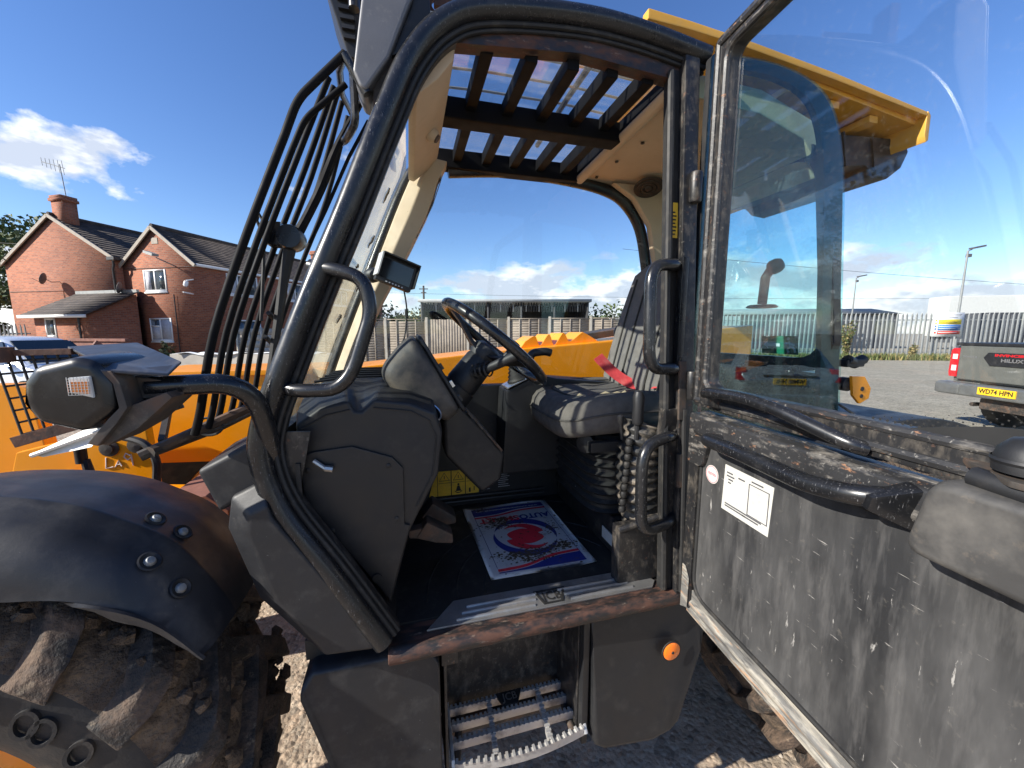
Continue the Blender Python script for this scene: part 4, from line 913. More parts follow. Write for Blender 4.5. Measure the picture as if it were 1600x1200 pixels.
x = dprism(LO, -.030, -.004); door = vp('door', x, 'door_edge', bevel=.006)
n_ = len(LO)
x = dprism(LI, -.006, .004); dpn = vp('inner_panel', x, 'door_inner', door, bevel=.003)
# raised return round the panel
xo = fl2([(.025, .878), (.74, .878), (.855, .935), (1.06, 1.36), (1.08, 1.474), (.025, 1.474)], .04, 6); 
def resample(poly, n):
    P = [Vector(p) for p in poly]; L_ = [0]
    for i in range(len(P)): L_.append(L_[-1]+(P[(i+1) % len(P)]-P[i]).length)
    out = []
    for k in range(n):
        d = L_[-1]*k/n; i = max(j for j in range(len(P)) if L_[j] <= d); f = (d-L_[i])/max(1e-9, L_[i+1]-L_[i]); q = P[i].lerp(P[(i+1) % len(P)], f); out.append((q.x, q.y))
    return out
x = MB(); x.tube([D(t, z, .004) for t, z in LI], .006, 8, closed=True); vp('panel_bead', x, 'rubber', door)
x = MB(); x.tube([D(t, .912, -.004) for t in (.03, .3, .6, .76)], .013, 10); x.tube([D(t, .888, -.008) for t in (.03, .3, .6, .76)], .012, 10); vp('bottom_channel', x, 'worn_edge', door)
x = dprism([(.03, .876), (.74, .876), (.80, .905), (.76, .948), (.06, .948), (.03, .965)], -.0035, .0015); vp('bottom_strip', x, 'worn_edge', door, bevel=.001)
x = dprism([(.018, .885), (.048, .90), (.05, .99), (.03, 1.02), (.018, 1.02)], .0125, .0150); vp('worn_corner', x, 'worn_edge', door, bevel=.001)
# upper rail of the lower door
x = MB(); x.loft([[D(t, 1.405, -.004), D(t, 1.478, -.004), D(t, 1.470, .020), D(t, 1.425, .026), D(t, 1.408, .012)] for t in (.04, .09, .5, 1.0)]); vp('waist_rail', x, 'door_edge', door, bevel=.006)
# hinge-side shaped flange
x = dprism(fl2([(.015, 1.33), (.075, 1.33), (.10, 1.42), (.10, 1.472), (.015, 1.472)], [.01, .02, .02, .01, .01], 3), -.002, .018); vp('hinge_cover', x, 'door_edge', door, bevel=.006)
x = MB(); x.loft([[D(.012, z, -.004), D(.05, z, -.004), D(.05, z, .010), D(.012, z, .012)] for z in (.90, 1.33)]); vp('hinge_stile', x, 'frame_dirty', door, bevel=.004)
# handles on the inside
x = MB(); x.tube(fillet([D(.15, 1.425, .018), D(.135, 1.428, .05), D(.16, 1.432, .065), D(.26, 1.435, .070), D(.42, 1.430, .070), D(.50, 1.440, .060), D(.535, 1.448, .02)], .03, 5), .0165, 14); vp('pull_handle', x, 'tube_paint', door)
x = MB(); x.loft([[D(.515, 1.415, .015), D(.55, 1.40, .015), D(.56, 1.47, .015), D(.53, 1.475, .015)], [D(.50, 1.43, .062), D(.52, 1.425, .066), D(.525, 1.448, .066), D(.505, 1.45, .062)]]); vp('handle_foot', x, 'tube_paint', door, bevel=.006)
x = MB(); x.tube(fillet([D(.565, 1.452, .01), D(.60, 1.455, .035), D(.66, 1.45, .035)], .02, 5), .011, 10); vp('latch_rod', x, 'tube_paint', door)
# latch box
BXo = fl2([(.572, 1.395), (.96, 1.395), (.96, 1.508), (.592, 1.508)], .024, 5)
x = MB(); x.loft([[D(t, z, .010) for t, z in BXo], [D(t, z, .060) for t, z in BXo], [D(.78+(t-.78)*.975, 1.453+(z-1.453)*.90, .078) for t, z in BXo]]); lb = vp('latch_cover', x, 'box_dusty', door, bevel=.008, seg=3)
x = MB(); x.loft([[D(.655, 1.508, .02), D(.95, 1.508, .02), D(.95, 1.508, .06), D(.68, 1.508, .06)], [D(.655, 1.516, .02), D(.95, 1.516, .02), D(.95, 1.516, .06), D(.68, 1.516, .06)]]); x.tube([D(.64, 1.505, .045), D(.70, 1.512, .035), D(.8, 1.512, .035)], .008, 8); vp('latch_plate', x, 'steel_dark', lb, bevel=.003)
x = MB(); x.lathe([(0, 0), (.012, 0), (.012, .008), (0, .012)], D(.648, 1.502, .05), (0, 0, 1), 6); vp('bolt', x, 'steel', lb)
# sheet of paper label and round sticker (the printed code on it is left out)
x = dprism([(.145, 1.250), (.290, 1.250), (.295, 1.364), (.149, 1.366)], .0042, .0050); sh_ = vp('paper_label', x, 'label_paper', door)
x = MB()
for k, (t0, t1, z) in enumerate(((.157, .176, 1.347), (.157, .182, 1.339), (.163, .178, 1.331), (.163, .172, 1.323), (.195, .215, 1.345), (.235, .268, 1.352), (.157, .27, 1.268), (.157, .225, 1.262), (.215, .262, 1.262))):
    dprism([(t0, z), (t1, z), (t1, z+.0034), (t0, z+.0034)], .0054, .0060, x)
dring([(.228, 1.272), (.286, 1.272), (.286, 1.347), (.228, 1.347)], [(.2300, 1.2740), (.2840, 1.2740), (.2840, 1.3450), (.2300, 1.3450)], .0054, .0060, x)
vp('label_print', x, 'ink_dark', sh_)
x = MB(); rr = [(.103+.024*math.cos(k*.2618), 1.322+.024*math.sin(k*.2618)) for k in range(24)]; dprism(rr, .0042, .0050, x); rs = vp('round_sticker', x, 'label_paper', door)
x = MB(); text_mb('TESTED', .009, lambda u, v: D(.103+u, 1.323+v, .0056), mb=x, bold=.0002); dring([(.103+.022*math.cos(k*.2618), 1.322+.022*math.sin(k*.2618)) for k in range(24)], [(.103+.0208*math.cos(k*.2618), 1.322+.0208*math.sin(k*.2618)) for k in range(24)], .0051, .0055, x); vp('sticker_print', x, 'ink_pink', rs)
# upper door: frame, glass
UO = fl2([(.012, 1.492), (1.10, 1.492), (1.02, 1.70), (.90, 1.98), (.76, 2.30), (.66, 2.40), (.012, 2.405)], [.02, .03, .1, .1, .08, .06, .02])
UI = fl2([(.062, 1.548), (1.04, 1.548), (.97, 1.70), (.86, 1.96), (.72, 2.27), (.63, 2.355), (.062, 2.36)], [.03, .03, .1, .1, .08, .06, .03])
ud = vp('upper_door_frame', dring(UO, UI, -.028, .012), 'frame_dirty', door, bevel=.005)
x = MB(); x.tube([D(t, z, .010) for t, z in [(p.x, p.y) for p in offset2(UO, .018)]], .009, 8, closed=True); x.tube([D(t, z, .008) for t, z in [(p.x, p.y) for p in offset2(UI, -.006)]], .008, 8, closed=True); vp('glass_seal', x, 'door_edge', door)
x = dprism([(p.x, p.y) for p in offset2(UI, -.008)], -.010, -.006); vp('door_glass', x, 'door_glass', door, smooth=20)
# dotted ceramic band above the latch
x = MB(); 
for i in range(38):
    for j in range(11):
        t = .46+i*.0105+(j % 2)*.005; z = 1.552+j*.006; lim = 1.552+.062*math.exp(-((t-.70)/.16)**2); r = .0023*max(0, 1-(z-1.552)/max(.006, lim-1.552)*.75)
        if z < lim: x.add([D(t+r*math.cos(q*1.047), z+r*math.sin(q*1.047), -.0045) for q in range(6)], [(0, 1, 2, 3, 4, 5)])
tag(vp('ceramic_dots', x, 'rubber', door, fix=False), kind='stuff')
x = dprism(fl2([(.50, 1.545), (.90, 1.545), (.84, 1.57), (.72, 1.582), (.60, 1.572)], .02, 4), -.0050, -.0030); vp('ceramic_band', x, 'rubber', door)
# upper handle
x = MB(); x.tube(fillet([D(.105, 1.508, .012), D(.10, 1.540, .045), D(.15, 1.548, .055), D(.255, 1.552, .058), D(.33, 1.545, .058), D(.455, 1.508, .030), D(.47, 1.503, .012)], .03, 5), .0125, 12); vp('pull_handle', x, 'tube_paint', door)
x = MB(); x.loft([[D(.09, 1.50, .012), D(.13, 1.50, .012), D(.13, 1.535, .012), D(.09, 1.535, .012)], [D(.095, 1.51, .05), D(.125, 1.51, .05), D(.125, 1.545, .05), D(.095, 1.545, .05)]]); vp('handle_foot', x, 'frame_dirty', door, bevel=.004)
# upper latch with rubber buffer
x = MB(); x.lathe([(0, 0), (.030, 0), (.031, .012), (.028, .026), (.018, .038), (0, .042)], D(.655, 1.532, .030), (0, 0, 1), 24); x.lathe([(.0315, .010), (.033, .013), (.0315, .016)], D(.655, 1.532, .030), (0, 0, 1), 24, caps=False); vp('rubber_buffer', x, 'plastic', door)
x = MB(); x.prism([(0, 0)]*3, 'ab', 0, 0) if False else None
x.loft([[D(.585, 1.520, .012), D(.86, 1.520, .012), D(.86, 1.520, .075), D(.66, 1.520, .070), D(.60, 1.520, .03)], [D(.585, 1.528, .012), D(.86, 1.528, .012), D(.86, 1.528, .075), D(.66, 1.528, .070), D(.60, 1.528, .03)]]); vp('upper_latch', x, 'steel_dark', door, bevel=.002)
x = MB(); x.tube([D(.62, 1.516, .05), D(.72, 1.510, .060), D(.85, 1.51, .060)], .013, 10); vp('latch_lever', x, 'plastic', door)
# --- bodywork below the cab
x = MB(); FP_ = [(-.400, 1.262), (-.388, 1.332), (-.325, 1.362), (-.300, 1.285), (-.195, 1.112), (-.090, .918), (-.235, .922), (-.352, 1.085)]
IN_ = [(.050, -.004), (.045, -.030), (.018, -.045), (0, 0), (0, 0), (0, .006), (.022, .012), (.046, .004)]
x.loft([[(a+da, .900, z+dz) for (a, z), (da, dz) in zip(FP_, IN_)], [(a, .935, z) for a, z in FP_], [(a-.012, 1.12, z) for a, z in FP_]]); fa = vp('side_fairing', x, 'plastic_grey', bevel=.007, seg=3)
x = MB(); x.loft([[(-.455, .95, 1.392), (-.338, .95, 1.452), (-.332, .95, 1.345), (-.419, .95, 1.292)], [(-.46, 1.15, 1.40), (-.338, 1.15, 1.46), (-.332, 1.15, 1.345), (-.43, 1.15, 1.29)]]); vp('arm_base', x, 'plastic_grey', bevel=.012, seg=3)
x = MB(); LBX = [(-.283, .835), (-.262, .868), (.030, .868), (.050, .835), (.050, .25), (-.13, .25)]
x.loft([[(a, .905 if z < .86 else .945, z) for a, z in LBX], [(a, 1.25, z) for a, z in LBX]]); vp('tank_cover', x, 'plastic_grey', bevel=.018, seg=3)
x = MB(); RBX = [(.492, .815), (.492, .876), (.862, .845), (.876, .77), (.872, .69), (.802, .45), (.77, .42), (.70, .405), (.535, .428), (.50, .45)]
x.loft([[(a, .945 if z > .83 else .905, z) for a, z in RBX], [(a, 1.25, z) for a, z in RBX]]); rb = vp('battery_box', x, 'plastic', bevel=.016, seg=3)
x = MB(); x.bb((.468, .93, .44), (.488, 1.2, .86)); vp('box_flange', x, 'plastic', rb, bevel=.003)
x = MB(); x.lathe([(0, 0), (.029, 0), (.029, .004), (.024, .007), (0, .008)], (.752, .9045, .715), (0, -1, 0), 28); rf = vp('round_reflector', x, 'orange_lens', rb)
x = MB(); x.lathe([(0, 0), (.0045, 0), (.004, .002), (0, .002)], (.752, .8965, .715), (0, -1, 0), 10); vp('screw', x, 'rubber', rf)
x = MB(); x.lathe([(.029, 0), (.034, 0), (.034, .003), (.029, .003)], (.752, .9045, .715), (0, -1, 0), 28, caps=False); vp('reflector_ring', x, 'rubber', rf)
# step
x = MB(); x.bb((.05, 1.12, .46), (.50, 1.135, .868)); x.bb((.062, .95, .40), (.070, 1.12, .87)); x.bb((.462, .955, .47), (.468, 1.12, .87)); x.bb((.056, .94, .80), (.10, .955, .868)); rp = vp('step_recess', x, 'frame_dirty', bevel=.002)
x = MB(); x.bb((.098, .938, .838), (.125, .944, .862)); vp('step_tag', x, 'pale_metal', rp, bevel=.002)
step = None
def tread_bar(p, q, w=.020):
    x = MB(); p, q = Vector(p), Vector(q); x.beam(p, q, .010, .026); n = int((q-p).length/.014)
    for k in range(n):
        c = p.lerp(q, (k+.5)/n); x.box(c+Vector((0, 0, .0155)), (.007, .016, .006), Matrix.Rotation(math.atan2(q.y-p.y, q.x-p.x), 3, 'Z'))
    return x
x = MB()
for s_, a in ((0, .080), (1, .478)):
    x.prism([(1.10, .475), (1.10, .52), (.93, .512), (.915, .49), (.93, .475)], 'bz', a-.005, a+.005)
step = vp('step', x, 'tread', bevel=.003)
for b in (.985, 1.038, 1.088): vp('tread_bar', tread_bar((.085, b, .492), (.473, b, .492)), 'tread', step)
x = MB(); P = [(.080+.398*k/10, .930-.022*math.sin(math.pi*k/10), .490) for k in range(11)]
for p, q in zip(P, P[1:]): 
    y = tread_bar(p, q); x.add(y.v, y.f)
vp('tread_bar', x, 'tread', step)
for a in (.20, .365):
    vp('cross_bar', tread_bar((a, .922, .490), (a+.012, 1.088, .490)), 'tread', step)
x = MB(); x.prism([(.235, 1.095), (.255, 1.048), (.300, 1.048), (.325, 1.095)], 'ab', .500, .512); sb = vp('step_badge', x, 'rubber', step, bevel=.002)
x = MB(); text_mb('JCB', .036, lambda u, v: (.280+u, 1.073+v, .5126), mb=x, bold=.0006, ratio=.05); vp('badge_print', x, 'steel', sb)
x = MB(); x.bb((.06, 1.09, .40), (.49, 1.12, .455)); x.tube([(.09, .95, .468), (.12, 1.1, .468)], .012, 8); x.tube([(.45, .95, .468), (.46, 1.1, .468)], .012, 8); vp('step_bracket', x, 'steel_dark', bevel=.003)
# chassis under the cab
x = MB(); x.bb((-1.9, 1.92, .55), (2.4, 2.25, .90)); x.bb((.25, 1.28, .55), (2.4, 1.92, .84)); vp('chassis', x, 'steel_dark', bevel=.01)
x = MB(); x.bb((-1.12, 1.1, .53), (-.94, 2.9, .74)); x.bb((1.63, 1.1, .53), (1.81, 2.9, .74)); vp('axle', x, 'steel_dark', bevel=.03)
# --- wheels
def make_wheel(ca, b0, b1):
    C_ = Vector((ca, 0, .632)); m_ = (b0+b1)/2; hw = (b1-b0)/2
    def P(r, th, b): return Vector((ca+r*math.cos(th), b, .632+r*math.sin(th)))
    x = MB(); prof = [(.315, b0+.075), (.345, b0+.045), (.40, b0+.015), (.47, b0), (.53, b0+.006), (.582, b0+.03), (.612, b0+.075), (.622, m_), (.612, b1-.075), (.575, b1-.03), (.53, b1-.006), (.47, b1), (.40, b1-.015), (.345, b1-.045), (.315, b1-.075)]
    n = 72; x.loft([[P(r+(.006*math.sin(k*2.3+r*20)*math.sin(k*.9+b*31) if r > .55 else 0), 2*math.pi*k/n, b) for k in range(n)] for r, b in prof], caps=False)
    x.m = [1 if (f//n < 4 or f//n > 9) else 0 for f in range(len(x.f))]
    w = vp('wheel', x, ['tyre', 'tyre_side'])
    N_ = 20
    for sgn in (0, 1):
        for k in range(N_):
            th0 = 2*math.pi*(k+.5*sgn)/N_; y = MB(); rings = []
            for s_, rt, rb_, wd in ((-.27, .560, .515, .030), (-.20, .602, .50, .038), (-.06, .640, .52, .041), (.12, .652, .57, .044), (.6, .655, .585, .042), (1.0, .652, .585, .040), (1.06, .64, .585, .032)):
                b = b0+.045+s_*.20; th = th0+s_*.30
                if sgn: b = b1-(b-b0)
                jt = random.uniform(-.008, .008)
                rings.append([P(rb_, th-wd*1.35/.63, b), P(rt+jt, th-wd*.72/.63, b), P(rt+jt*.5, th+wd*.72/.63, b), P(rb_, th+wd*1.35/.63, b)])
            y.loft(rings); vp('tread_lug', y, 'lug_rubber', w, bevel=.007)
    # raised ovals of the sidewall lettering
    for k in range(10):
        th = math.pi*.18+k*.12+(.05 if k % 2 else 0); y = MB()
        loop = lambda q, s: P(.468+q*s*.030*math.sin(t_), th+s*.030*math.cos(t_), 0)
        ring = []
        for s_ in (1.0, .72):
            ring.append([P(.462+.030*s_*math.sin(t_), th+.050*s_*math.cos(t_)+.012*math.sin(t_), b0-.004) for t_ in [2*math.pi*i/18 for i in range(18)]])
        inner = [[v+Vector((0, .008, 0)) for v in r_] for r_ in ring]
        y.loft([inner[0], ring[0], ring[1], inner[1]], 0, False, True, True); vp('sidewall_letter', y, 'tyre_side', w)
    y = MB(); y.lathe([(.0, .10), (.10, .10), (.13, .08), (.16, .10), (.24, .15), (.275, .14), (.29, .09), (.312, .08), (.318, .085), (.312, .10)], (ca, b0, .632), (0, 1, 0), 40, caps=False); rim = vp('rim', y, 'yellow', w)
    y = MB()
    for k in range(10): y.lathe([(0, 0), (.014, 0), (.014, .02), (0, .024)], (ca+.155*math.cos(k*.628), b0+.10, .632+.155*math.sin(k*.628)), (0, -1, 0), 6)
    vp('wheel_nut', y, 'steel_dark', w)
    return w
random.seed(21)
w1 = make_wheel(-1.035, .84, 1.26)
x = MB()
for k in range(420):
    th = random.uniform(-.5, 2.2); b = random.uniform(.87, 1.23); r = .622+random.uniform(-.004, .006); s_ = random.choice((.008, .012, .018, .026))
    c = Vector((-1.035+r*math.cos(th), b, .632+r*math.sin(th))); nrm = Vector((math.cos(th), 0, math.sin(th))); tg = Vector((-math.sin(th), 0, math.cos(th))); bv = Vector((0, 1, 0)); a0 = random.random()*6
    ring = [c+(tg*math.cos(a0+q*1.047)+bv*math.sin(a0+q*1.047))*s_*random.uniform(.7, 1.2) for q in range(6)]; x.add([v-nrm*.004 for v in ring]+[v.lerp(c, .45)+nrm*s_*random.uniform(.3, .6) for v in ring], [(q, (q+1) % 6, 6+(q+1) % 6, 6+q) for q in range(6)]+[(6, 7, 8, 9, 10, 11)])
tag(vp('caked_mud', x, 'tyre', w1, smooth=50), kind='stuff')
for (da, db) in ((2.76, 0), (0, 1.72), (2.76, 1.72)):
    c_ = copy_tree(w1, veh); c_.location = (da, db, 0)
# --- front mudguard
FC = [(-1.72, 1.13), (-1.5, 1.265), (-1.3, 1.335), (-1.0, 1.378), (-.82, 1.372), (-.686, 1.340), (-.60, 1.295), (-.517, 1.235), (-.46, 1.150), (-.425, 1.085), (-.41, 1.045)]
FC2 = [(p.x, p.y) for p in catmull([Vector(p+(0,)) for p in FC], 5)]
def fender(FC2, name, mirror=None):
    def off(d, tp=True):
        q = offset2(FC2, d, False); return q
    prof = [(-.075, 1.24, 0), (-.03, 1.20, 0), (-.004, 1.06, 0), (.0, .965, 0), (.007, .955, 0), (.007, .947, 0), (.0, .938, 0), (-.010, .895, 0), (-.030, .862, 0), (-.065, .842, 0), (-.10, .836, 1), (-.165, .834, 1)]
    rings = []
    n = len(FC2)
    cols = []
    base = offset2(FC2, 0, False)
    BC = [(p.x, p.y) for p in catmull([Vector(q+(0,)) for q in ((-1.70, .98), (-1.45, 1.12), (-1.2, 1.20), (-.95, 1.232), (-.80, 1.230), (-.717, 1.218), (-.619, 1.200), (-.50, 1.140), (-.418, 1.040))], 6)]
    def at_bottom(f):
        t = f*(len(BC)-1); k = min(int(t), len(BC)-2); return Vector(BC[k]).lerp(Vector(BC[k+1]), t-k)
    for d, b, tp in prof:
        col = []
        for i in range(n):
            f = i/(n-1); k = max(0, (f-.72)/.28); dd = d*(1-.75*k)
            p = base[i]+(offset2(FC2, -.05, False)[i]-base[i])*(dd/-.05) if d < 0 else base[i]+(offset2(FC2, .05, False)[i]-base[i])*(dd/.05)
            if tp:
                fold = base[i]+(offset2(FC2, -.05, False)[i]-base[i])*(.066*(1-.75*k)/.05)
                p = fold.lerp(at_bottom(f), {-.10: .45}.get(d, 1.0))
            col.append(Vector((p.x, b, p.y)))
        cols.append(col)
    x = MB(); m_ = len(cols)
    x.add([v for c in cols for v in c], [(i*n+j, i*n+j+1, (i+1)*n+j+1, (i+1)*n+j) for i in range(m_-1) for j in range(n-1)])
    return x
fx = fender(FC2, 'mudguard'); 
mg = vp('front_mudguard', fx, 'fender_plastic', solid=.006, smooth=60)
for (a, b, z, nx, nz) in ((-.575, 1.00, 1.275, .6, .75), (-.517, 1.00, 1.235, .68, .65), (-.535, .892, 1.225, .65, .7), (-.480, .892, 1.150, .8, .55)):
    ax = Vector((nx, -.35 if b < .95 else -.1, nz)).normalized(); c = Vector((a, b, z))
    # seat the fixing on the nearest point of the guard surface
    bd = min(((Vector((p.x, p.y))-Vector((a, z))).length, p) for p in offset2(FC2, -.002 if b > .95 else -.010, False))[1]; c = Vector((bd.x, b, bd.y))
    y = MB(); y.lathe([(.010, .002), (.020, .002), (.021, .004), (.018, .0055), (.011, .003)], c, ax, 20, caps=False); fo = vp('fixing', y, 'plastic', mg)
    y = MB(); y.lathe([(0, .002), (.011, .002), (.011, .003), (.007, .009), (0, .010)], c, ax, 12); vp('bolt', y, 'galvanised', fo)
# rear mudguard with lamp bracket
x = MB(); RC = [(.98, 1.05), (1.08, 1.22), (1.25, 1.34), (1.50, 1.392), (1.80, 1.39), (2.1, 1.30), (2.3, 1.15)]
q = [(p.x, p.y) for p in catmull([Vector(p+(0,)) for p in RC], 4)]; o1 = offset2(q, -.045, False)
x.loft([[(a, .88, z), (a, 1.24, z), (p.x, 1.24, p.y), (p.x, .88, p.y)] for (a, z), p in zip(q, o1)]); vp('rear_mudguard', x, 'fender_plastic', bevel=.006)
x = MB(); x.prism([(1.44, 1.545), (1.50, 1.542), (1.535, 1.50), (1.53, 1.465), (1.49, 1.448), (1.455, 1.478)], 'az', .945, .955); lbk = vp('rear_lamp_bracket', x, 'yellow', bevel=.002)
x = MB(); x.lathe([(0, 0), (.008, 0), (.008, .002), (0, .002)], (1.492, .945, 1.500), (0, -1, 0), 10); x.lathe([(0, 0), (.007, 0), (.007, .002), (0, .002)], (1.492, .945, 1.475), (0, -1, 0), 10); vp('hole', x, 'rubber', lbk)
x = MB(); x.lathe([(0, 0), (.020, 0), (.024, .02), (.024, .04), (0, .045)], (1.448, 1.0, 1.515), (0, -1, 0), 16); vp('rear_lamp', x, 'plastic_grey', lbk)
x = MB(); x.tube([(1.43, .96, 1.60), (1.48, .97, 1.585), (1.52, .97, 1.60)], .018, 10); x.bb((1.42, .95, 1.575), (1.50, .99, 1.60)); vp('rear_lamp_holder', x, 'plastic', lbk, bevel=.004)
x = MB(); x.tube([(1.40, .95, 1.45), (1.44, .93, 1.42), (1.50, .93, 1.36)], .004, 6); vp('lamp_wire', x, 'wire', lbk)
# --- boom and yellow front end
x = MB(); x.prism([(2.2, 1.74), (1.117, 1.640), (.477, 1.592), (-.247, 1.520), (-.60, 1.512), (-.60, 1.22), (2.2, 1.28)], 'az', 2.06, 2.44); bm_ = vp('boom', x, 'yellow', bevel=.012)
x = MB(); x.prism([(-.50, 1.508), (-1.15, 1.512), (-1.15, 1.10), (-.905, 1.088), (-.735, 1.165), (-.66, 1.21), (-.56, 1.36)], 'az', 2.045, 2.46); bh = vp('boom_head', x, 'yellow', bevel=.012)
x = MB(); x.bb((-1.17, 2.03, 1.492), (-.45, 2.47, 1.518)); vp('head_top_plate', x, 'yellow', bh, bevel=.004)
x = MB(); x.lathe([(0, 0), (.004, 0), (0, .001)], (-.87, 2.044, 1.40), (0, -1, 0), 8); vp('hole', x, 'rubber', bh)
x = MB(); wv = [(.60, 1.58)]
import itertools
pk = [(.640, 1.640), (.684, 1.668), (.705, 1.665), (.730, 1.618), (.775, 1.676), (.792, 1.674), (.818, 1.620), (.865, 1.684), (.884, 1.682), (.915, 1.640), (.985, 1.688), (1.01, 1.688), (1.10, 1.638)]
pk = [(p.x, p.y) for p in catmull([Vector(q+(0,)) for q in pk], 5)]; x.prism([(.60, 1.585)]+pk+[(1.12, 1.61)], 'az', 2.10, 2.30); hg = vp('hose_guard', x, 'yellow', bm_, bevel=.004)
x = MB(); x.prism([(1.0, 1.68), (1.45, 1.74), (1.45, 1.70), (1.0, 1.64)], 'az', 2.12, 2.36); vp('hose_cover', x, 'steel_dark', bm_, bevel=.006)
# front chassis plates, chalk mark
x = MB(); x.prism([(-1.15, 1.295), (-1.10, 1.318), (-.955, 1.350), (-.945, 1.095), (-1.15, 1.05)], 'az', 1.70, 1.74); fp = vp('front_plate', x, 'yellow', bevel=.006)
for p in ((-1.082, 1.290), (-.998, 1.296)):
    y = MB(); y.lathe([(.0, 0), (.030, 0), (.030, .004), (.018, .006), (.018, .016), (0, .018)], (p[0]+.01, 1.699, p[1]-.02), (0, -1, 0), 18); vp('bolt', y, 'steel_dark', fp)
x = MB()
for pts in (((-1.086, 1.236), (-1.090, 1.196), (-1.068, 1.199)), ((-1.062, 1.198), (-1.050, 1.222), (-1.042, 1.200)), ((-1.058, 1.207), (-1.046, 1.208)), ((-1.012, 1.238), (-1.026, 1.248), (-1.032, 1.234), (-1.022, 1.222), (-1.010, 1.232), (-1.010, 1.244), (-1.008, 1.200))):
    x.tube([(a, 1.6985, z) for a, z in pts], .0022, 5)
vp('chalk_mark', x, 'chalk', fp)
x = MB(); x.prism([(-2.3, 1.50), (-1.47, 1.495), (-1.425, 1.475), (-1.40, 1.23), (-1.46, 1.10), (-1.15, 1.04), (-.80, 1.0), (-.80, .70), (-2.3, .70)], 'az', 1.90, 1.96); vp('front_frame', x, 'yellow', bevel=.006)
x = MB(); x.prism([(-1.40, 1.255), (-1.13, 1.32), (-1.13, 1.05), (-1.45, 1.08)], 'az', 1.78, 1.81); y = vp('front_frame_gusset', x, 'yellow', bevel=.005)
x = MB(); x.lathe([(0, 0), (.014, 0), (.014, .012), (0, .016)], (-1.245, 1.778, 1.165), (0, -1, 0), 12); vp('bolt', x, 'steel', y)
x = MB(); x.tube(catmull([(-.98, 1.60, 1.335), (-.90, 1.58, 1.31), (-.865, 1.57, 1.25), (-.87, 1.57, 1.18), (-.86, 1.55, 1.135), (-.80, 1.53, 1.11), (-.76, 1.5, 1.085)], 6), .012, 8); vp('hydraulic_hose', x, 'rubber')
x = MB(); x.lathe([(0, 0), (.016, 0), (.016, .05), (.024, .06), (.024, .09), (0, .095)], (-1.09, 1.60, 1.25), (0, 0, 1), 12); x.tube([(-1.08, 1.60, 1.26), (-1.07, 1.60, 1.18), (-1.05, 1.6, 1.10)], [.012, .016, .02], 8); vp('grease_fitting', x, 'plastic')
x = MB(); x.prism([(-.80, 1.145), (-.66, 1.16), (-.60, 1.10), (-.60, 1.03), (-.70, 1.06), (-.82, 1.085)], 'az', 1.42, 1.80); vp('chassis_shelf', x, 'rust_brown', bevel=.004)
x = MB(); x.prism([(-.84, 1.10), (-.60, 1.062), (-.60, .97), (-.84, .97)], 'az', 1.30, 1.42); vp('chassis_rail', x, 'yellow', bevel=.006)
# --- front lamp cluster on its arm
x = MB(); x.tube(fillet([Vector(p) for p in ((-.305, .96, 1.40), (-.305, .93, 1.475), (-.310, .90, 1.555), (-.345, .87, 1.592), (-.405, .86, 1.592), (-.470, .86, 1.590))], [0, .03, .04, .04, .03, 0], 6), .0195, 14); arm = vp('lamp_arm', x, 'tube_paint')
CL = [(-.600, 1.608), (-.584, 1.632), (-.532, 1.646), (-.508, 1.638), (-.492, 1.604), (-.494, 1.560), (-.537, 1.528), (-.592, 1.548), (-.604, 1.576)]
x = MB(); rings = []
for b, s in ((.795, .98), (.805, 1.08), (.83, 1.14), (.92, 1.14), (.95, 1.0)):
    rings.append([(-.545+(a+.545)*s, b, 1.588+(z-1.588)*s) for a, z in CL])
x.loft(rings); lc = vp('lamp_cluster', x, 'gloss_black', bevel=.012, seg=3)
x = MB(); rr = 6
x.prism([(-.5405, 1.617), (-.512, 1.619), (-.5105, 1.582), (-.540, 1.592)], 'az', .7905, .797); le = vp('side_lens', x, 'clear_lens', lc, bevel=.002)
x = MB(); x.prism([(-.537, 1.610), (-.5145, 1.610), (-.5145, 1.590), (-.537, 1.593)], 'az', .7880, .7904); vp('amber_bulb', x, 'amber', le)
x = MB()
for k in range(7): x.bb((-.5405+k*.0045, .7868, 1.588), (-.5400+k*.0045, .7879, 1.618))
for k in range(7): x.bb((-.540, .7868, 1.588+k*.0045), (-.511, .7879, 1.5885+k*.0045))
vp('lens_grid', x, 'pale_metal', le)
for z0, z1 in ((1.598, 1.622), (1.572, 1.594)):
    x = MB(); x.bb((-.612, .82, z0), (-.598, .93, z1)); vp('front_lens', x, 'clear_lens', lc, bevel=.004)
x = MB(); T_ = [(-.503, .800, 1.624), (-.418, .820, 1.612), (-.415, .86, 1.632), (-.585, 1.05, 1.664), (-.71, 1.05, 1.656), (-.53, .83, 1.642)]
x.loft([T_, [(a, b, z+.005) for a, b, z in T_]]); cg = vp('lamp_guard', x, 'guard_grey', bevel=.002)
x = MB()
S_ = [(-.503, 1.626), (-.488, 1.604), (-.484, 1.562), (-.500, 1.545), (-.535, 1.502)]; S2 = [(-.488, 1.626), (-.478, 1.606), (-.472, 1.562), (-.490, 1.535), (-.520, 1.497)]
x.loft([[(a, .800, z), (c, .800, w), (c, .845, w), (a, .845, z)] for (a, z), (c, w) in zip(S_, S2)])
x.prism([(-.500, 1.548), (-.535, 1.500), (-.515, 1.494), (-.468, 1.522), (-.412, 1.575), (-.420, 1.585), (-.470, 1.565)], 'az', .812, .90)
x.prism([(-.488, 1.612), (-.41, 1.598), (-.41, 1.576), (-.48, 1.57)], 'az', .845, .875)
vp('guard_plate', x, 'steel_dark', cg, bevel=.002)
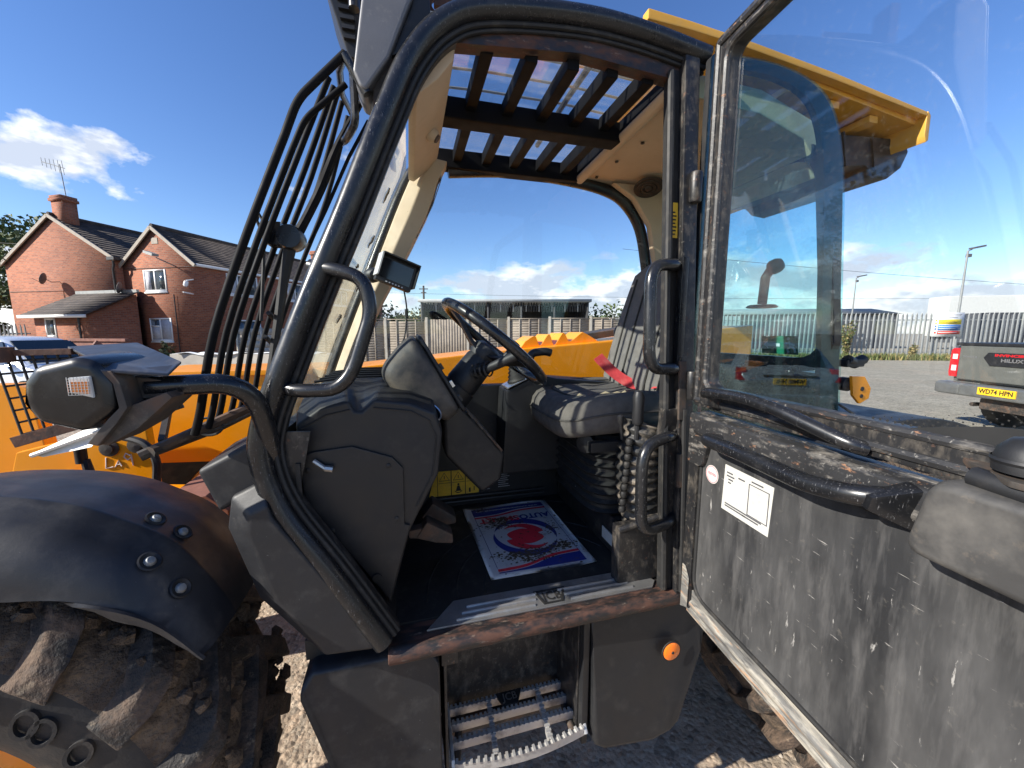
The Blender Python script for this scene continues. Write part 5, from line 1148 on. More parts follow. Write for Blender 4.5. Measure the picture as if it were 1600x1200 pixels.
x = MB(); Q_ = [(-.652, .86, 1.474), (-.640, .86, 1.469), (-.556, .84, 1.487), (-.530, .84, 1.515), (-.575, .86, 1.512)]
x.loft([Q_, [(a, b+.006, z+.004) for a, b, z in Q_]]); x.tube([(-.652, .856, 1.474), (-.535, .836, 1.517)], .004, 6); vp('pale_plate', x, 'pale_metal', cg)
# mesh guard
x = MB(); x.beam((-.98, 1.0, 1.646), (-.665, 1.0, 1.652), .02, .012, (0, 0, 1)); x.beam((-.785, 1.0, 1.468), (-.62, 1.0, 1.516), .012, .022); x.lathe([(0, 0), (.016, 0), (.016, .03), (0, .03)], (-.772, .99, 1.632), (0, 0, 1), 14); ms = vp('mesh_guard', x, 'rust', bevel=.001)
for k in range(9):
    f = k/8; p0 = Vector((-.795+.16*f, 1.0, 1.648)); p1 = Vector((-.770+.15*f, 1.0, 1.473+.043*f)); y = MB(); y.tube([p0, p1], .0022, 6); vp('mesh_wire', y, 'wire', ms)
for k in range(7):
    f = (k+.6)/7; p0 = Vector((-.795, 1.003, 1.648)).lerp(Vector((-.770, 1.003, 1.473)), f); p1 = Vector((-.635, 1.003, 1.652)).lerp(Vector((-.62, 1.003, 1.516)), f); y = MB(); y.tube([p0, p1], .0022, 6); vp('mesh_wire', y, 'wire', ms)
# --- rear and far side of the machine
x = MB(); x.prism([(1.9, 1.05), (2.5, 1.05), (2.5, 1.3), (2.3, 1.5), (2.1, 1.5), (1.9, 1.3)], 'az', 1.95, 2.02); x.prism([(1.9, 1.05), (2.5, 1.05), (2.5, 1.3), (2.3, 1.7), (2.1, 1.7), (1.9, 1.3)], 'az', 2.48, 2.53); vp('boom_pivot', x, 'yellow', bevel=.01)
x = MB(); x.prism([(-.1, .7), (1.6, .7), (1.6, 1.42), (1.3, 1.46), (.1, 1.36), (-.1, 1.2)], 'az', 2.52, 3.0); vp('engine_cover', x, 'yellow', bevel=.03)
x = MB(); x.prism([(1.45, .75), (2.45, .75), (2.45, 1.05), (1.45, 1.2)], 'az', 1.3, 2.9); vp('counterweight', x, 'plastic_grey', bevel=.03)

# ------------------------------------------------------------------ printed paper mat on the cab floor
PC = Vector((.40, 1.345, .917)); U0 = (Vector((.583, 1.601))-Vector((.202, 1.601))); 
def pp(u, v, h=0):   # u 0..1 along a (image left to right), v 0..1 from near to far edge
    p = Vector((.225, 1.089)).lerp(Vector((.589, 1.090)), u).lerp(Vector((.202, 1.601)).lerp(Vector((.583, 1.601)), u), v)
    z = .9195+.0025*(1+math.sin(u*5+1)*math.sin(v*4))+.010*max(0, .1-u)*10*max(0, v-.75)*2+.004*max(0, u-.9)*10*max(0, .2-v)*5+h
    return RV @ Vector((p.x, p.y, z))
po = RV @ PC
def pobj(name, mb, m, parent=None, **kw): return obj(name, mb, m, parent, off=po, **kw)
x = MB(); x.grid(lambda i, j: pp(i, j), 24, 24); paper = pobj('paper_floor_mat', x, 'paper', solid=.0006, smooth=0, fix=False)
paper.location = po; tag(paper, 'muddy white paper mat with blue and red swirl logo on the cab floor', 'floor mat')
def patch(poly, h, n=1):
    # flat print following the sheet: fan of small quads between two edge curves
    return poly
def band(lo, hi, h, u0=.09, u1=.93, n=30):
    mb = MB(); mb.add([q for k in range(n+1) for q in (pp(u0+(u1-u0)*k/n, lo(k/n), h), pp(u0+(u1-u0)*k/n, hi(k/n), h))], [(2*k, 2*k+2, 2*k+3, 2*k+1) for k in range(n)]); return mb
wav = lambda t: .045*math.tanh((t-.5)*6)
pobj('blue_band', band(lambda t: .875-.030*math.tanh((.45-t)*6)-.02, lambda t: .955, .0012), 'print_blue', paper, fix=False)
pobj('red_band', band(lambda t: .845-.030*math.tanh((.45-t)*6)-.03, lambda t: .868-.030*math.tanh((.45-t)*6)-.03, .0012), 'print_red', paper, fix=False)
pobj('blue_band', band(lambda t: .045, lambda t: .105+.05*math.tanh((t-.5)*5), .0012), 'print_blue', paper, fix=False)
pobj('red_band', band(lambda t: .112+.05*math.tanh((t-.5)*5), lambda t: .138+.05*math.tanh((t-.5)*5), .0012), 'print_red', paper, fix=False)
x = MB()
for u in (.089, .926): x.add([pp(u+d, v, .0012) for v in [.1+.8*k/20 for k in range(21)] for d in (0, .005)], [(2*k, 2*k+1, 2*k+3, 2*k+2) for k in range(20)])
pobj('edge_line', x, 'print_blue', paper, fix=False)
PX = lambda cu, cv, sx, sy: (lambda u, v: pp(cu-u/.37, cv-v/.51, .0018))
x = MB(); text_mb('AUTO', .052, PX(.745, .735, 1, 1), mb=x, bold=.0018, ratio=.13); pobj('print_auto', x, 'print_blue', paper, fix=False)
x = MB(); text_mb('SMART', .052, PX(.345, .735, 1, 1), mb=x, bold=.0018, ratio=.165); pobj('print_smart', x, 'print_red', paper, fix=False)
x = MB(); text_mb('www.autosmartinternational.com', .017, PX(.50, .905, 1, 1), mb=x, bold=.0003, ratio=.27); pobj('print_address', x, 'white', paper, fix=False)
# swirl: outer blue ring, red S of two tapering arms
def swirl(rot, r0f, r1f, t0, t1, h, n=40, cu=.515, cv=.445):
    mb = MB(); vs = []
    for k in range(n+1):
        f = k/n; t = t0+(t1-t0)*f
        for r in (r0f(f), r1f(f)):
            vs.append(pp(cu+r*math.cos(t+rot)/.37, cv+r*math.sin(t+rot)/.51, h))
    mb.add(vs, [(2*k, 2*k+2, 2*k+3, 2*k+1) for k in range(n)]); return mb
for rot in (0, math.pi):
    pobj('swirl_blue', swirl(rot, lambda f: .118-.020*math.sin(math.pi*min(1, f*1.02)), lambda f: .118+.017*math.sin(math.pi*min(1, f)), -.35, 2.75, .0014), 'print_blue', paper, fix=False)
    pobj('swirl_red', swirl(rot, lambda f: .028+.062*f, lambda f: .082+.026*f-.015*f*f, .25, 2.35, .0012), 'print_red', paper, fix=False)
x = MB(); x.add([pp(.515+.075*math.cos(t)*(1-.35*abs(math.sin(t+.5)))/.37, .445+.055*math.sin(t)/.51, .0010) for t in [2*math.pi*k/30 for k in range(30)]], [tuple(range(30))]); pobj('swirl_centre', x, 'print_red', paper, fix=False)
random.seed(31)
x = MB()
for (cu, cv, n_, su, sv) in ((.30, .66, 230, .13, .045), (.42, .215, 300, .20, .035), (.80, .26, 200, .11, .035), (.22, .93, 60, .07, .018), (.82, .52, 70, .08, .05), (.45, .14, 90, .14, .02), (.36, .74, 130, .1, .02), (.55, .45, 60, .3, .3)):
    for k in range(n_):
        u, v = min(.97, max(.03, random.gauss(cu, su*.7))), min(.97, max(.03, random.gauss(cv, sv*.8))); r = random.choice((.0012, .002, .003, .0045)); a0 = random.random()*6
        x.add([pp(u+r*(1.6 if q % 2 else .8)*math.cos(a0+q*1.05)/.37, v+r*random.uniform(.6, 1.3)*math.sin(a0+q*1.05)/.51, .0022) for q in range(6)], [(0, 1, 2, 3, 4, 5)])
tag(pobj('mud_specks', x, 'mud', paper, fix=False), kind='stuff')
# ------------------------------------------------------------------ BACKGROUND
# --- brick house: u along the gable, v along the ridge (away), local to an empty
HG = R(13); HO = Vector((-23.6, 21, 0))
house = empty('brick_house', HO, -HG, 'red brick house with two gables, dark tiled roofs and white windows', 'house')
def hobj(name, mb, m, parent=None, **kw): return obj(name, mb, m, parent or house, off=(0, 0, 0), **kw)
DEP = 10.0
# walls (gable 1 and 2 as solid prisms, u-z outline extruded along v)
def gable(u0, u1, ze, zr, v0, v1): 
    c = (u0+u1)/2; return [(u0, 0), (u1, 0), (u1, ze), (c, zr), (u0, ze)]
x = MB(); x.prism(gable(-4.75, 3.45, 5.45, 7.75, 0, DEP), 'az', 0, DEP); w1_ = hobj('wall', x, 'brick', smooth=0)
x = MB(); x.prism(gable(3.45, 8.15, 5.05, 6.85, .3, 16), 'az', .3, 17); w2_ = hobj('wall', x, 'brick', smooth=0)
# roof slopes: overlapping courses of tiles, each course a thin stepped strip
def roof(u0, u1, ze, zr, v0, v1, name='roof', side=(0, 1), ov=.18, crop=None):
    c = (u0+u1)/2
    root = None
    for s in side:
        ue = u0-ov if s == 0 else u1+ov; zee = ze-ov*(zr-ze)/(c-u0)
        nc = 16
        for k in range(nc):
            f0, f1 = k/nc, (k+1.12)/nc
            p0 = (ue+(c-ue)*f0, zee+(zr-zee)*f0+.10); p1 = (ue+(c-ue)*min(1, f1), zee+(zr-zee)*min(1, f1)+.075)
            x = MB(); x.prism([p0, p1, (p1[0], p1[1]-.05), (p0[0], p0[1]-.06)], 'az', v0, v1)
            o = hobj('roof' if root is None else 'tile_course', x, 'roof_tiles', root, smooth=0)
            if root is None: root = o
    x = MB(); x.tube([(c, v0, zr+.11), (c, v1, zr+.11)], .11, 8); hobj('ridge', x, 'roof_tiles', root)
    for s in side:
        x = MB(); ue = u0-ov if s == 0 else u1+ov; zee = ze-ov*(zr-ze)/(c-u0)
        x.beam((ue, v0-.04, zee+.03), (c, v0-.04, zr+.03), .06, .16); hobj('verge_board', x, 'fascia', root)
    return root
roof(-4.75, 3.45, 5.45, 7.75, -.10, DEP)
roof(3.45, 8.15, 5.05, 6.85, .20, 17)
def chimney(u, v, z, w, h, d=.7):
    x = MB(); x.bb((u-w/2, v-d/2, z-.9), (u+w/2, v+d/2, z+h)); c = hobj('chimney', x, 'brick', smooth=0)
    x = MB(); x.bb((u-w/2-.07, v-d/2-.07, z+h-.22), (u+w/2+.07, v+d/2+.07, z+h-.08)); x.bb((u-w/2-.03, v-d/2-.03, z+h-.08), (u+w/2+.03, v+d/2+.03, z+h+.06)); hobj('chimney_cap', x, 'brick', c, smooth=0); return c
ch = chimney(-.25, .40, 7.7, .78, 1.05, .62); chimney(6.3, 11.5, 6.9, 1.1, .95)
x = MB(); x.tube([(-.1, .45, 8.7), (-.25, .45, 10.45)], .022, 6); x.tube([(-1.25, .3, 10.62), (.0, .5, 10.25)], .018, 6)
for k in range(6):
    f = k/5; c = Vector((-1.25, .3, 10.62)).lerp(Vector((-.1, .48, 10.28)), f); l = .20+.16*f; x.tube([c+Vector((-.12*l, 0, l)), c-Vector((-.12*l, 0, l))], .013, 5)
hobj('television_aerial', x, 'galvanised', ch)
def window(u0, u1, z0, z1, v, split, parent=None, side=None, cur=False):
    M_ = (lambda p: p) if side is None else side
    def hb(lo, hi, m, name, par):
        y = MB(); y.bb(lo, hi); y.v = [tuple(M_(Vector(q))) for q in y.v]; return hobj(name, y, m, par, smooth=0)
    f = .07
    wf = hb((u0-.02, v-.06, z0-.10), (u1+.02, v+.02, z0-.02), 'upvc', 'window', None)   # sill carries the window
    for lo, hi in (((u0, v-.03, z0-.02), (u0+f, v+.04, z1)), ((u1-f, v-.03, z0-.02), (u1, v+.04, z1)), ((u0+f, v-.03, z1-f), (u1-f, v+.04, z1)), ((u0+f, v-.03, z0-.02), (u1-f, v+.04, z0+f))): hb(lo, hi, 'upvc', 'frame', wf)
    n = len(split)+1; xs = [u0+f]+[u0+(u1-u0)*s for s in split]+[u1-f]
    for i in range(n):
        if i: hb((xs[i]-.04, v-.028, z0+f), (xs[i]+.04, v+.04, z1-f), 'upvc', 'mullion', wf)
        hb((xs[i]+(.04 if i else 0), v-.005, z0+f), (xs[i+1]-(.04 if i < n-1 else 0), v+.005, z1-f), 'window_pane', 'pane', wf)
    if cur: hb((u0+f, v-.012, z0+f), (u0+f+.25*(u1-u0), v-.006, z1-f), 'curtain', 'curtain', wf)
    return wf
window(4.82, 6.27, 3.78, 4.86, .3, (.5,), cur=True)
w = window(4.86, 6.30, 1.28, 2.44, .3, (.48,)); y = MB(); y.bb((4.93, .268, 2.0), (5.52, .34, 2.06)); hobj('transom', y, 'upvc', w, smooth=0); y = MB(); y.bb((4.95, .285, 1.36), (5.5, .292, 2.0)); y.bb((5.62, .285, 1.36), (6.2, .292, 2.35)); hobj('curtain', y, 'curtain', w, smooth=0)
# windows in the long side wall (faces right): map (u along v, ...) onto plane u = 8.15
sd = lambda p: Vector((8.15-(p.y-0), p.x, p.z))
def sdm(p): return Vector((8.15-p.y, p.x, p.z))
for v0 in (1.9, 6.0, 10.0): window(v0, v0+1.9, 3.75, 4.85, 0, (.33, .66), side=lambda p: Vector((8.15-p.y, p.x, p.z)), cur=True)
for v0 in (2.2, 6.4): window(v0, v0+1.6, 1.3, 2.4, 0, (.5,), side=lambda p: Vector((8.15-p.y, p.x, p.z)))
x = MB(); x.bb((8.16, .25, 4.93), (8.34, 17, 5.05)); hobj('gutter', x, 'upvc', smooth=0)
x = MB(); x.tube([(3.5, -.12, 5.35), (3.5, -.10, 5.1), (3.38, -.08, 4.9), (3.38, -.08, 3.5)], .05, 8); x.bb((3.2, -.2, 5.35), (3.7, .1, 5.5)); hobj('down_pipe', x, 'pipe_black')
x = MB(); x.tube([(6.75, .22, 3.6), (6.75, .22, .2)], .025, 6); hobj('waste_pipe', x, 'pipe_black')
# lean-to extension
E0 = -2.0
x = MB(); x.add([(.93, E0, 0), (4.62, E0, 0), (4.62, 0, 0), (.93, 0, 0), (.93, E0, 2.5), (4.62, E0, 2.5), (4.62, -.01, 3.6), (.93, -.01, 3.6)], [(0, 1, 5, 4), (1, 2, 6, 5), (3, 0, 4, 7), (4, 5, 6, 7)]); ext = hobj('wall', x, 'brick', smooth=0)
lr = None
for k in range(9):
    f0, f1 = k/9, (k+1.15)/9; P_ = lambda f: (E0-.25+(2.24)*f, 2.45+1.22*f)
    a_, b_ = P_(f0), P_(min(1, f1)); x = MB(); x.prism([(a_[0], a_[1]+.12), (b_[0], b_[1]+.09), (b_[0], b_[1]+.04), (a_[0], a_[1]+.06)], 'bz', .55, 4.82)
    o = hobj('roof' if lr is None else 'tile_course', x, 'roof_tiles', lr, smooth=0); lr = lr or o
x = MB(); x.bb((.5, E0-.36, 2.38), (4.85, E0-.24, 2.52)); hobj('gutter', x, 'upvc', smooth=0)
x = MB(); x.bb((.55, -.12, 3.70), (4.82, .0, 3.86)); hobj('lead_flashing', x, 'galvanised', lr)
window(1.68, 2.36, 1.5, 2.38, E0, ()); x = MB(); x.tube([(4.05, E0-.08, 2.4), (4.05, E0-.08, .1)], .045, 8); hobj('down_pipe', x, 'pipe_black')
def dish(u, z, v=0):
    x = MB(); ax = Vector((-.75, -.62, .25)).normalized(); c = Vector((u, v-.55, z)); pr = [(.02, -.07), (.12, -.06), (.24, -.02), (.30, .02), (.295, .03), (.23, -.005), (.11, -.045), (0, -.055)]
    x.lathe(pr, c, ax, 20); x.tube([c-ax*.05, Vector((u+.12, v-.3, z-.15)), Vector((u+.15, v, z-.1))], .02, 6); x.tube([c+Vector((0, 0, -.28)), c+ax*.42+Vector((0, 0, -.12))], .012, 5); hobj('satellite_dish', x, 'dish_grey')
dish(-.83, 4.50); dish(3.95, 3.95, .3)
x = MB(); x.tube([(6.9, .28, 5.0), (6.9, -.5, 5.25)], .03, 6); x.box((6.75, -.6, 5.42), (.55, .3, .12), Matrix.Rotation(.3, 3, 'Y')); fl_ = hobj('flood_light', x, 'galvanised')
x = MB(); x.lathe([(0, 0), (.09, 0), (.10, .18), (.05, .25), (0, .26)], (8.05, -.1, 4.15), (0, -.3, -1), 12); x.tube([(8.0, .3, 4.3), (8.05, -.1, 4.2)], .025, 6); x.tube([(7.9, .3, 3.6), (7.85, -.15, 3.65)], .03, 6); hobj('security_camera', x, 'upvc')
x = MB(); x.bb((5.6, .28, 6.1), (6.0, .31, 6.4)); hobj('air_brick', x, 'fascia')
x = MB(); x.tube([(3.55, .27, 4.95), (8.15, .27, 4.92)], .012, 5); x.tube([(-4.7, -.02, 3.95), (-.5, -.02, 3.92), (-.45, -.02, 3.4)], .012, 5); hobj('cable', x, 'wire')

# --- left fence by the house, wall panels, timber, rusty bucket
def pal_fence(name, p0, p1, h, pitch, w, label, m, extra=None):
    p0, p1 = Vector(p0), Vector(p1); d = (p1-p0); L_ = d.length; d.normalize(); ang = math.atan2(d.y, d.x)
    f = empty(name, (p0.x, p0.y, 0), ang, label, 'fence')
    base = MB(); ww = w/2
    sec = [(-ww, .012), (-ww*.45, -.014), (ww*.45, -.014), (ww, .012), (ww, .017), (ww*.4, -.008), (-ww*.4, -.008), (-ww, .017)]
    top = [(0, .0) for _ in sec]
    base.loft([[(u, v, .08) for u, v in sec], [(u, v, h-.16) for u, v in sec], [(u*.15, v, h) for u, v in sec]]); me = base.mesh('pale'); me.materials.append(MATS[m])
    n = int(L_/pitch)
    for k in range(n):
        o = bpy.data.objects.new('pale', me); COL.objects.link(o); o.parent = f; o.location = (k*pitch+pitch/2, -.03, random.uniform(-.02, .02)); o.rotation_euler = (0, random.uniform(-.008, .008), 0)
    for z in (.45, h-.45):
        x = MB(); x.bb((0, 0, z-.03), (L_, .05, z+.03)); obj('rail', x, m, f, off=(0, 0, 0))
    for k in range(int(L_/2.75)+1):
        x = MB(); x.bb((k*2.75-.04, .05, 0), (k*2.75+.04, .13, h-.1)); obj('post', x, m, f, off=(0, 0, 0))
    return f
pal_fence('palisade_fence', (-28, 17.6), (-22.9, 18.4), 2.1, .17, .075, 'short grey palisade fence beside the brick house at left', 'galvanised')
# --- wooden boundary fence seen through the cab
FY = 17.7
fen = empty('timber_fence', (-9.5, FY, 0), 0, 'weathered timber panel fence with concrete posts behind the cab', 'fence')
def panel(x0, x1, z1, vertical):
    if vertical:
        n = int((x1-x0)/.125)
        for k in range(n):
            y = MB(); y.bb((x0+k*.125, 0, .12), (x0+k*.125+.115, .03+.012*(k % 2), z1-random.uniform(0, .02))); obj('board', y, 'fence_wood', fen, off=(-9.5, 0, 0), smooth=0)
    else:
        n = int((z1-.12)/.115)
        for k in range(n):
            y = MB(); zb = .12+k*.115; y.prism([(0, zb), (.035, zb), (.012, zb+.125), (0, zb+.125)], 'bz', x0, x1); obj('slat', y, 'fence_wood', fen, off=(-9.5, 0, 0), smooth=0)
        for k in range(5):
            xx = x0+(x1-x0)*k/4; y = MB(); y.bb((max(x0, xx-.025), -.035, .12), (min(x1, xx+.025), -.002, z1)); obj('batten', y, 'fence_wood', fen, off=(-9.5, 0, 0), smooth=0)
        y = MB(); y.bb((x0, -.045, z1-.01), (x1, .04, z1+.025)); obj('cap_rail', y, 'fence_wood', fen, off=(-9.5, 0, 0), smooth=0)
random.seed(9)
xs = [-9.5+1.87*k for k in range(8)]+[5.4]
for k in range(8):
    x0 = -9.5+1.87*k; z1 = 2.26+.012*k
    y = MB(); y.bb((x0-.055, -.06, 0), (x0+.055, .06, z1+.09)); obj('post', y, 'fence_post', fen, off=(-9.5, 0, 0), bevel=.01)
    panel(x0+.058, x0+1.87-.058, z1, k in (3, ))
y = MB(); y.bb((5.40, -.06, 0), (5.51, .06, 2.45)); obj('post', y, 'fence_post', fen, off=(-9.5, 0, 0), bevel=.01)
# pale garden wall panels in front of the house's long side
gw = empty('panel_fence', (-13.2, 18.6, 0), R(-4), 'pale fence panels with posts in front of the house at left', 'fence')
for k in range(3):
    for j in range(6):
        y = MB(); y.bb((k*1.9+.05, 0, .1+j*.3), (k*1.9+1.85, .05, .1+j*.3+.285)); obj('plank', y, 'fence_post', gw, off=(0, 0, 0), smooth=0)
    for q in (0, .62, 1.24):
        y = MB(); y.bb((k*1.9+q-.05, -.05, 0), (k*1.9+q+.05, -.002, 1.95)); obj('post', y, 'fence_post', gw, off=(0, 0, 0), smooth=0)
# long low timber baulks lying in the yard
for k, (z, s) in enumerate(((.62, 0), (.10, .35))):
    y = MB(); y.bb((0, 0, z), (5.2, .35, z+.42)); o = obj('timber_baulk', y, 'concrete', None, bevel=.02, loc=(-10.6+s, 11.9+s*.3, 0)); o.rotation_euler = (0, 0, R(-3))
    tag(o, ('upper of two long pale timber baulks lying before the house', 'lower of two long pale timber baulks lying before the house')[k], 'timber', 'timber baulks')
y = MB()
for q in (.5, 4.4): y.bb((q, -.02, .53), (q+.12, .40, .615))
tag(obj('timber_bearer', y, 'fence_wood', loc=(-10.5, 11.9, 0)), 'short wooden bearers between the two timber baulks', 'timber', kind='stuff')
y = MB(); y.grid(lambda i, j: Vector((i*4.6+.12*math.sin(j*9), j*.5-.08+.05*math.sin(i*14), 1.055+.05*math.sin(i*11+j*5)*math.sin(i*23)-.10*max(0, j-.85)*6)), 40, 6); o = obj('white_sheeting', y, 'white', loc=(-10.4, 11.85, 0), solid=.01, smooth=60); tag(o, 'crumpled white sheeting on top of the timber baulks', 'sheeting')
bk_ = empty('loader_bucket', (-14.6, 12.8, 0), R(-14), 'rusty brown loader bucket standing before the brick house', 'bucket')
x = MB(); pr = [(0, .35), (.0, 1.05), (.12, 1.22), (.95, .45), (.75, .1), (.25, .1)]; x.prism([(p[0]-.9, p[1]+.25) for p in pr], 'bz', 0, .06); x.prism([(p[0]-.9, p[1]+.25) for p in pr], 'bz', 2.54, 2.6); obj('side_plate', x, 'rust_brown', bk_, off=(0, 0, 0))
x = MB(); sec = [(-.9, .60), (-.65, .35), (-.15, .35), (.05, .70)]
x.loft([[(u_, p[0], p[1]) for p in [(0-.02, 1.44), (-.02, .62), (-.2, .36), (-.65, .36), (-.65, .33), (-.18, .33), (.01, .60), (.01, 1.44)]] for u_ in (.06, 2.54)]); obj('back_plate', x, 'rust_brown', bk_, off=(0, 0, 0)); x = MB(); x.beam((.02, -.02, 1.46), (2.58, -.02, 1.46), .12, .09); obj('top_edge', x, 'rust_brown', bk_, off=(0, 0, 0), bevel=.01)
x = MB(); x.bb((1.2, -.1, .4), (1.26, .0, 1.4)); obj('rib', x, 'rust_brown', bk_, off=(0, 0, 0))

# --- far shed, hedges, wires
sh = empty('open_barn', (-7.0, 30, 0), 0, 'long dark open-fronted barn beyond the timber fence', 'barn')
x = MB(); x.bb((0, 4, 0), (12.9, 4.15, 4.0)); x.bb((0, 0, 0), (.15, 4, 4.0)); x.bb((12.75, 0, 0), (12.9, 4, 4.0)); obj('wall', x, 'shed_dark', sh, off=(0, 0, 0), smooth=0)
x = MB(); x.bb((-.15, -.3, 4.02), (13.05, 4.3, 4.22)); obj('roof', x, 'shed_roof', sh, off=(0, 0, 0), smooth=0)
for k in range(6): x = MB(); x.bb((k*2.55, -.05, 0), (k*2.55+.14, .1, 4.0)); obj('post', x, 'shed_dark', sh, off=(0, 0, 0), smooth=0)
for k in range(64): x = MB(); x.bb((.05+k*.2, .3, 3.3), (.05+k*.2+.11, .33, 4.0)); obj('cladding_board', x, 'shed_roof' if k % 5 == 0 else 'shed_dark', sh, off=(0, 0, 0), smooth=0)
def leaves(mb, c, rad, n, size, mats, squash=1.0):
    for i in range(n):
        d = Vector((random.gauss(0, 1), random.gauss(0, 1), random.gauss(0, 1))).normalized()*random.random()**.45
        p = Vector(c)+Vector((d.x*rad[0], d.y*rad[1], d.z*rad[2]*squash)); q = Quaternion((random.gauss(0, 1), random.gauss(0, 1), random.gauss(0, 1), random.gauss(0, 1))).normalized()
        s = size*random.uniform(.6, 1.4); l = [q @ Vector(v)*s for v in ((-.5, 0, 0), (0, -.32, .08), (.55, 0, 0), (0, .32, .08))]
        mb.add([p+v for v in l], [(0, 1, 2, 3)], random.randrange(mats))
def tree(name, base, h, spread, label, nclump, nleaf, size, mats, trunk=.16, cr=None, group=None, bare=.0, zc=.62):
    t = empty(name, base, 0, label, 'tree', group)
    x = MB(); x.tube([(0, 0, 0), (.05*h*.2, 0, h*.25), (.0, .02*h, h*.5), (.03*h, 0, h*.8)], [trunk, trunk*.8, trunk*.55, trunk*.15], 8)
    cl = []
    for k in range(nclump):
        a = random.random()*6.28; rr = spread*random.random()**.6; z = h*(zc+.36*random.uniform(-1, 1)*math.sqrt(max(.05, 1-(rr/spread)**2)))
        c = Vector((rr*math.cos(a), rr*math.sin(a), z)); cl.append(c)
        s = Vector((0, 0, h*random.uniform(.25, .5))); x.tube([s, s.lerp(c, .5)+Vector((0, 0, -.04*h)), c], [trunk*.35, trunk*.2, trunk*.05], 5)
    obj('trunk', x, 'bark', t, off=(0, 0, 0))
    x = MB()
    for c in cl: 
        r = spread*random.uniform(.16, .32); leaves(x, c, (r, r, r*.75), nleaf, size, len(mats))
    obj('crown', x, mats, t, off=(0, 0, 0), smooth=0, fix=False); return t
random.seed(4)
tree('broadleaf_tree', (-22.4, 13.2, 0), 9.4, 3.4, 'dark leafy tree at the left edge with a branch against the cloud', 46, 170, .22, ['leaf_a', 'leaf_b'], .2, zc=.60)
tree('broadleaf_tree', (-39.5, 33.5, 0), 11.5, 5.0, 'pale feathery tree rising behind the chimney of the brick house', 46, 150, .34, ['leaf_b', 'leaf_a', 'leaf_b'], .25)
tree('broadleaf_tree', (-33.5, 22.5, 0), 6.0, 3.0, 'low green tree beside the left gable of the house', 34, 150, .28, ['leaf_b', 'leaf_a'], .2, zc=.5)
def hedge(name, x0, x1, y, h, label, n, w=1.2, size=.16, mats=('leaf_a', 'leaf_b')):
    x = MB(); k = max(2, int((x1-x0)/1.1))
    for i in range(k):
        c = (x0+(x1-x0)*(i+.5)/k+random.uniform(-.2, .2), y+random.uniform(-.2, .2), h*.55); leaves(x, c, ((x1-x0)/k*.85, w, h*random.uniform(.40, .55)), n, size, len(mats))
    return tag(obj(name, x, list(mats), smooth=0, fix=False), label, 'hedge', kind='stuff')
hedge('hedge', -17, -7.2, 33, 4.0, 'scrubby hedge left of the dark barn', 330, size=.3, mats=('leaf_b', 'leaf_a', 'leaf_dry'))
hedge('hedge', 6.2, 11.5, 31, 4.1, 'green hedge at the right end of the dark barn', 420, size=.26)
hedge('tree_line', -60, 75, 140, 7, 'distant line of trees on the horizon', 420, 6, 1.4)
def wires(pts, label, sag):
    x = MB()
    for (p, q) in pts:
        p, q = Vector(p), Vector(q); x.tube([p.lerp(q, t)-Vector((0, 0, sag*4*t*(1-t))) for t in [k/16 for k in range(17)]], .018, 4)
    return x
tag(obj('overhead_wire', wires([((-30, 44, 6.6), (60, 44, 5.6))], '', .5), 'wire'), 'long overhead wire crossing behind the barn', 'wire')
tag(obj('overhead_wire', wires([((10, 36, 9.2), (70, 36, 4.9))], '', .5), 'wire'), 'overhead wire above the palisade fence at right', 'wire')
tag(obj('overhead_wire', wires([((-46, 24, 8.4), (-24, 22, 6.4))], '', .2), 'wire'), 'service wire reaching the left gable of the house', 'wire')
x = MB(); x.tube([(0, 0, 0), (0, 0, 6.9)], .11, 8); x.bb((-.5, -.04, 6.5), (.5, .04, 6.6)); x.bb((-.3, -.04, 6.1), (.3, .04, 6.2)); tag(obj('telegraph_pole', x, 'bark', loc=(-9.9, 44, 0)), 'telegraph pole beyond the left end of the dark barn', 'pole')

# --- right side: palisade, sign, lamps, trailer, sheds, weeds
random.seed(12)
P0 = (8.0, fence_y(8.0)); P1 = (35.5, fence_y(35.5))
pal_fence('palisade_fence', P0, P1, 2.95, .27, .135, 'tall grey palisade fence along the far side of the yard', 'galvanised')
sg = empty('site_sign', (27.5, fence_y(27.5)-.14, 0), R(-7), 'white site safety sign with yellow, blue and red bands on the fence', 'sign')
def sb_(lo, hi, m, name, par=None):
    y = MB(); y.bb(lo, hi); return obj(name, y, m, par or sg, off=(0, 0, 0), smooth=0)
b0_ = sb_((-.85, -.02, 1.45), (.85, .0, 2.95), 'sign_white', 'board')
for z0, z1, m in ((2.22, 2.52, 'sign_yellow'), (1.84, 2.18, 'sign_blue'), (1.60, 1.80, 'sign_red')):
    q = sb_((-.55, -.024, z0), (.72, -.0205, z1), m, 'band', b0_); 
for z, m in ((2.45, 'sign_yellow'), (2.29, 'sign_yellow'), (2.10, 'sign_blue'), (1.93, 'sign_blue'), (1.70, 'sign_red')):
    y = MB(); y.lathe([(0, 0), (.06, 0), (.06, .004), (0, .004)], (-.68, -.0205, z), (0, -1, 0), 14); obj('symbol', y, m, b0_, off=(0, 0, 0))
for z in (2.42, 2.32, 2.08, 1.95, 1.70): sb_((-.50, -.027, z-.015), (random.uniform(.3, .65), -.0245, z+.015), 'decal_black' if z > 2.2 else 'sign_white', 'text_line', b0_)
for (u0, u1, z) in ((-.6, -.1, 2.80), (.2, .7, 2.82), (.3, .65, 2.74), (-.6, .5, 2.62)): sb_((u0, -.024, z), (u1, -.0205, z+.03), 'ink_grey', 'text_line', b0_)
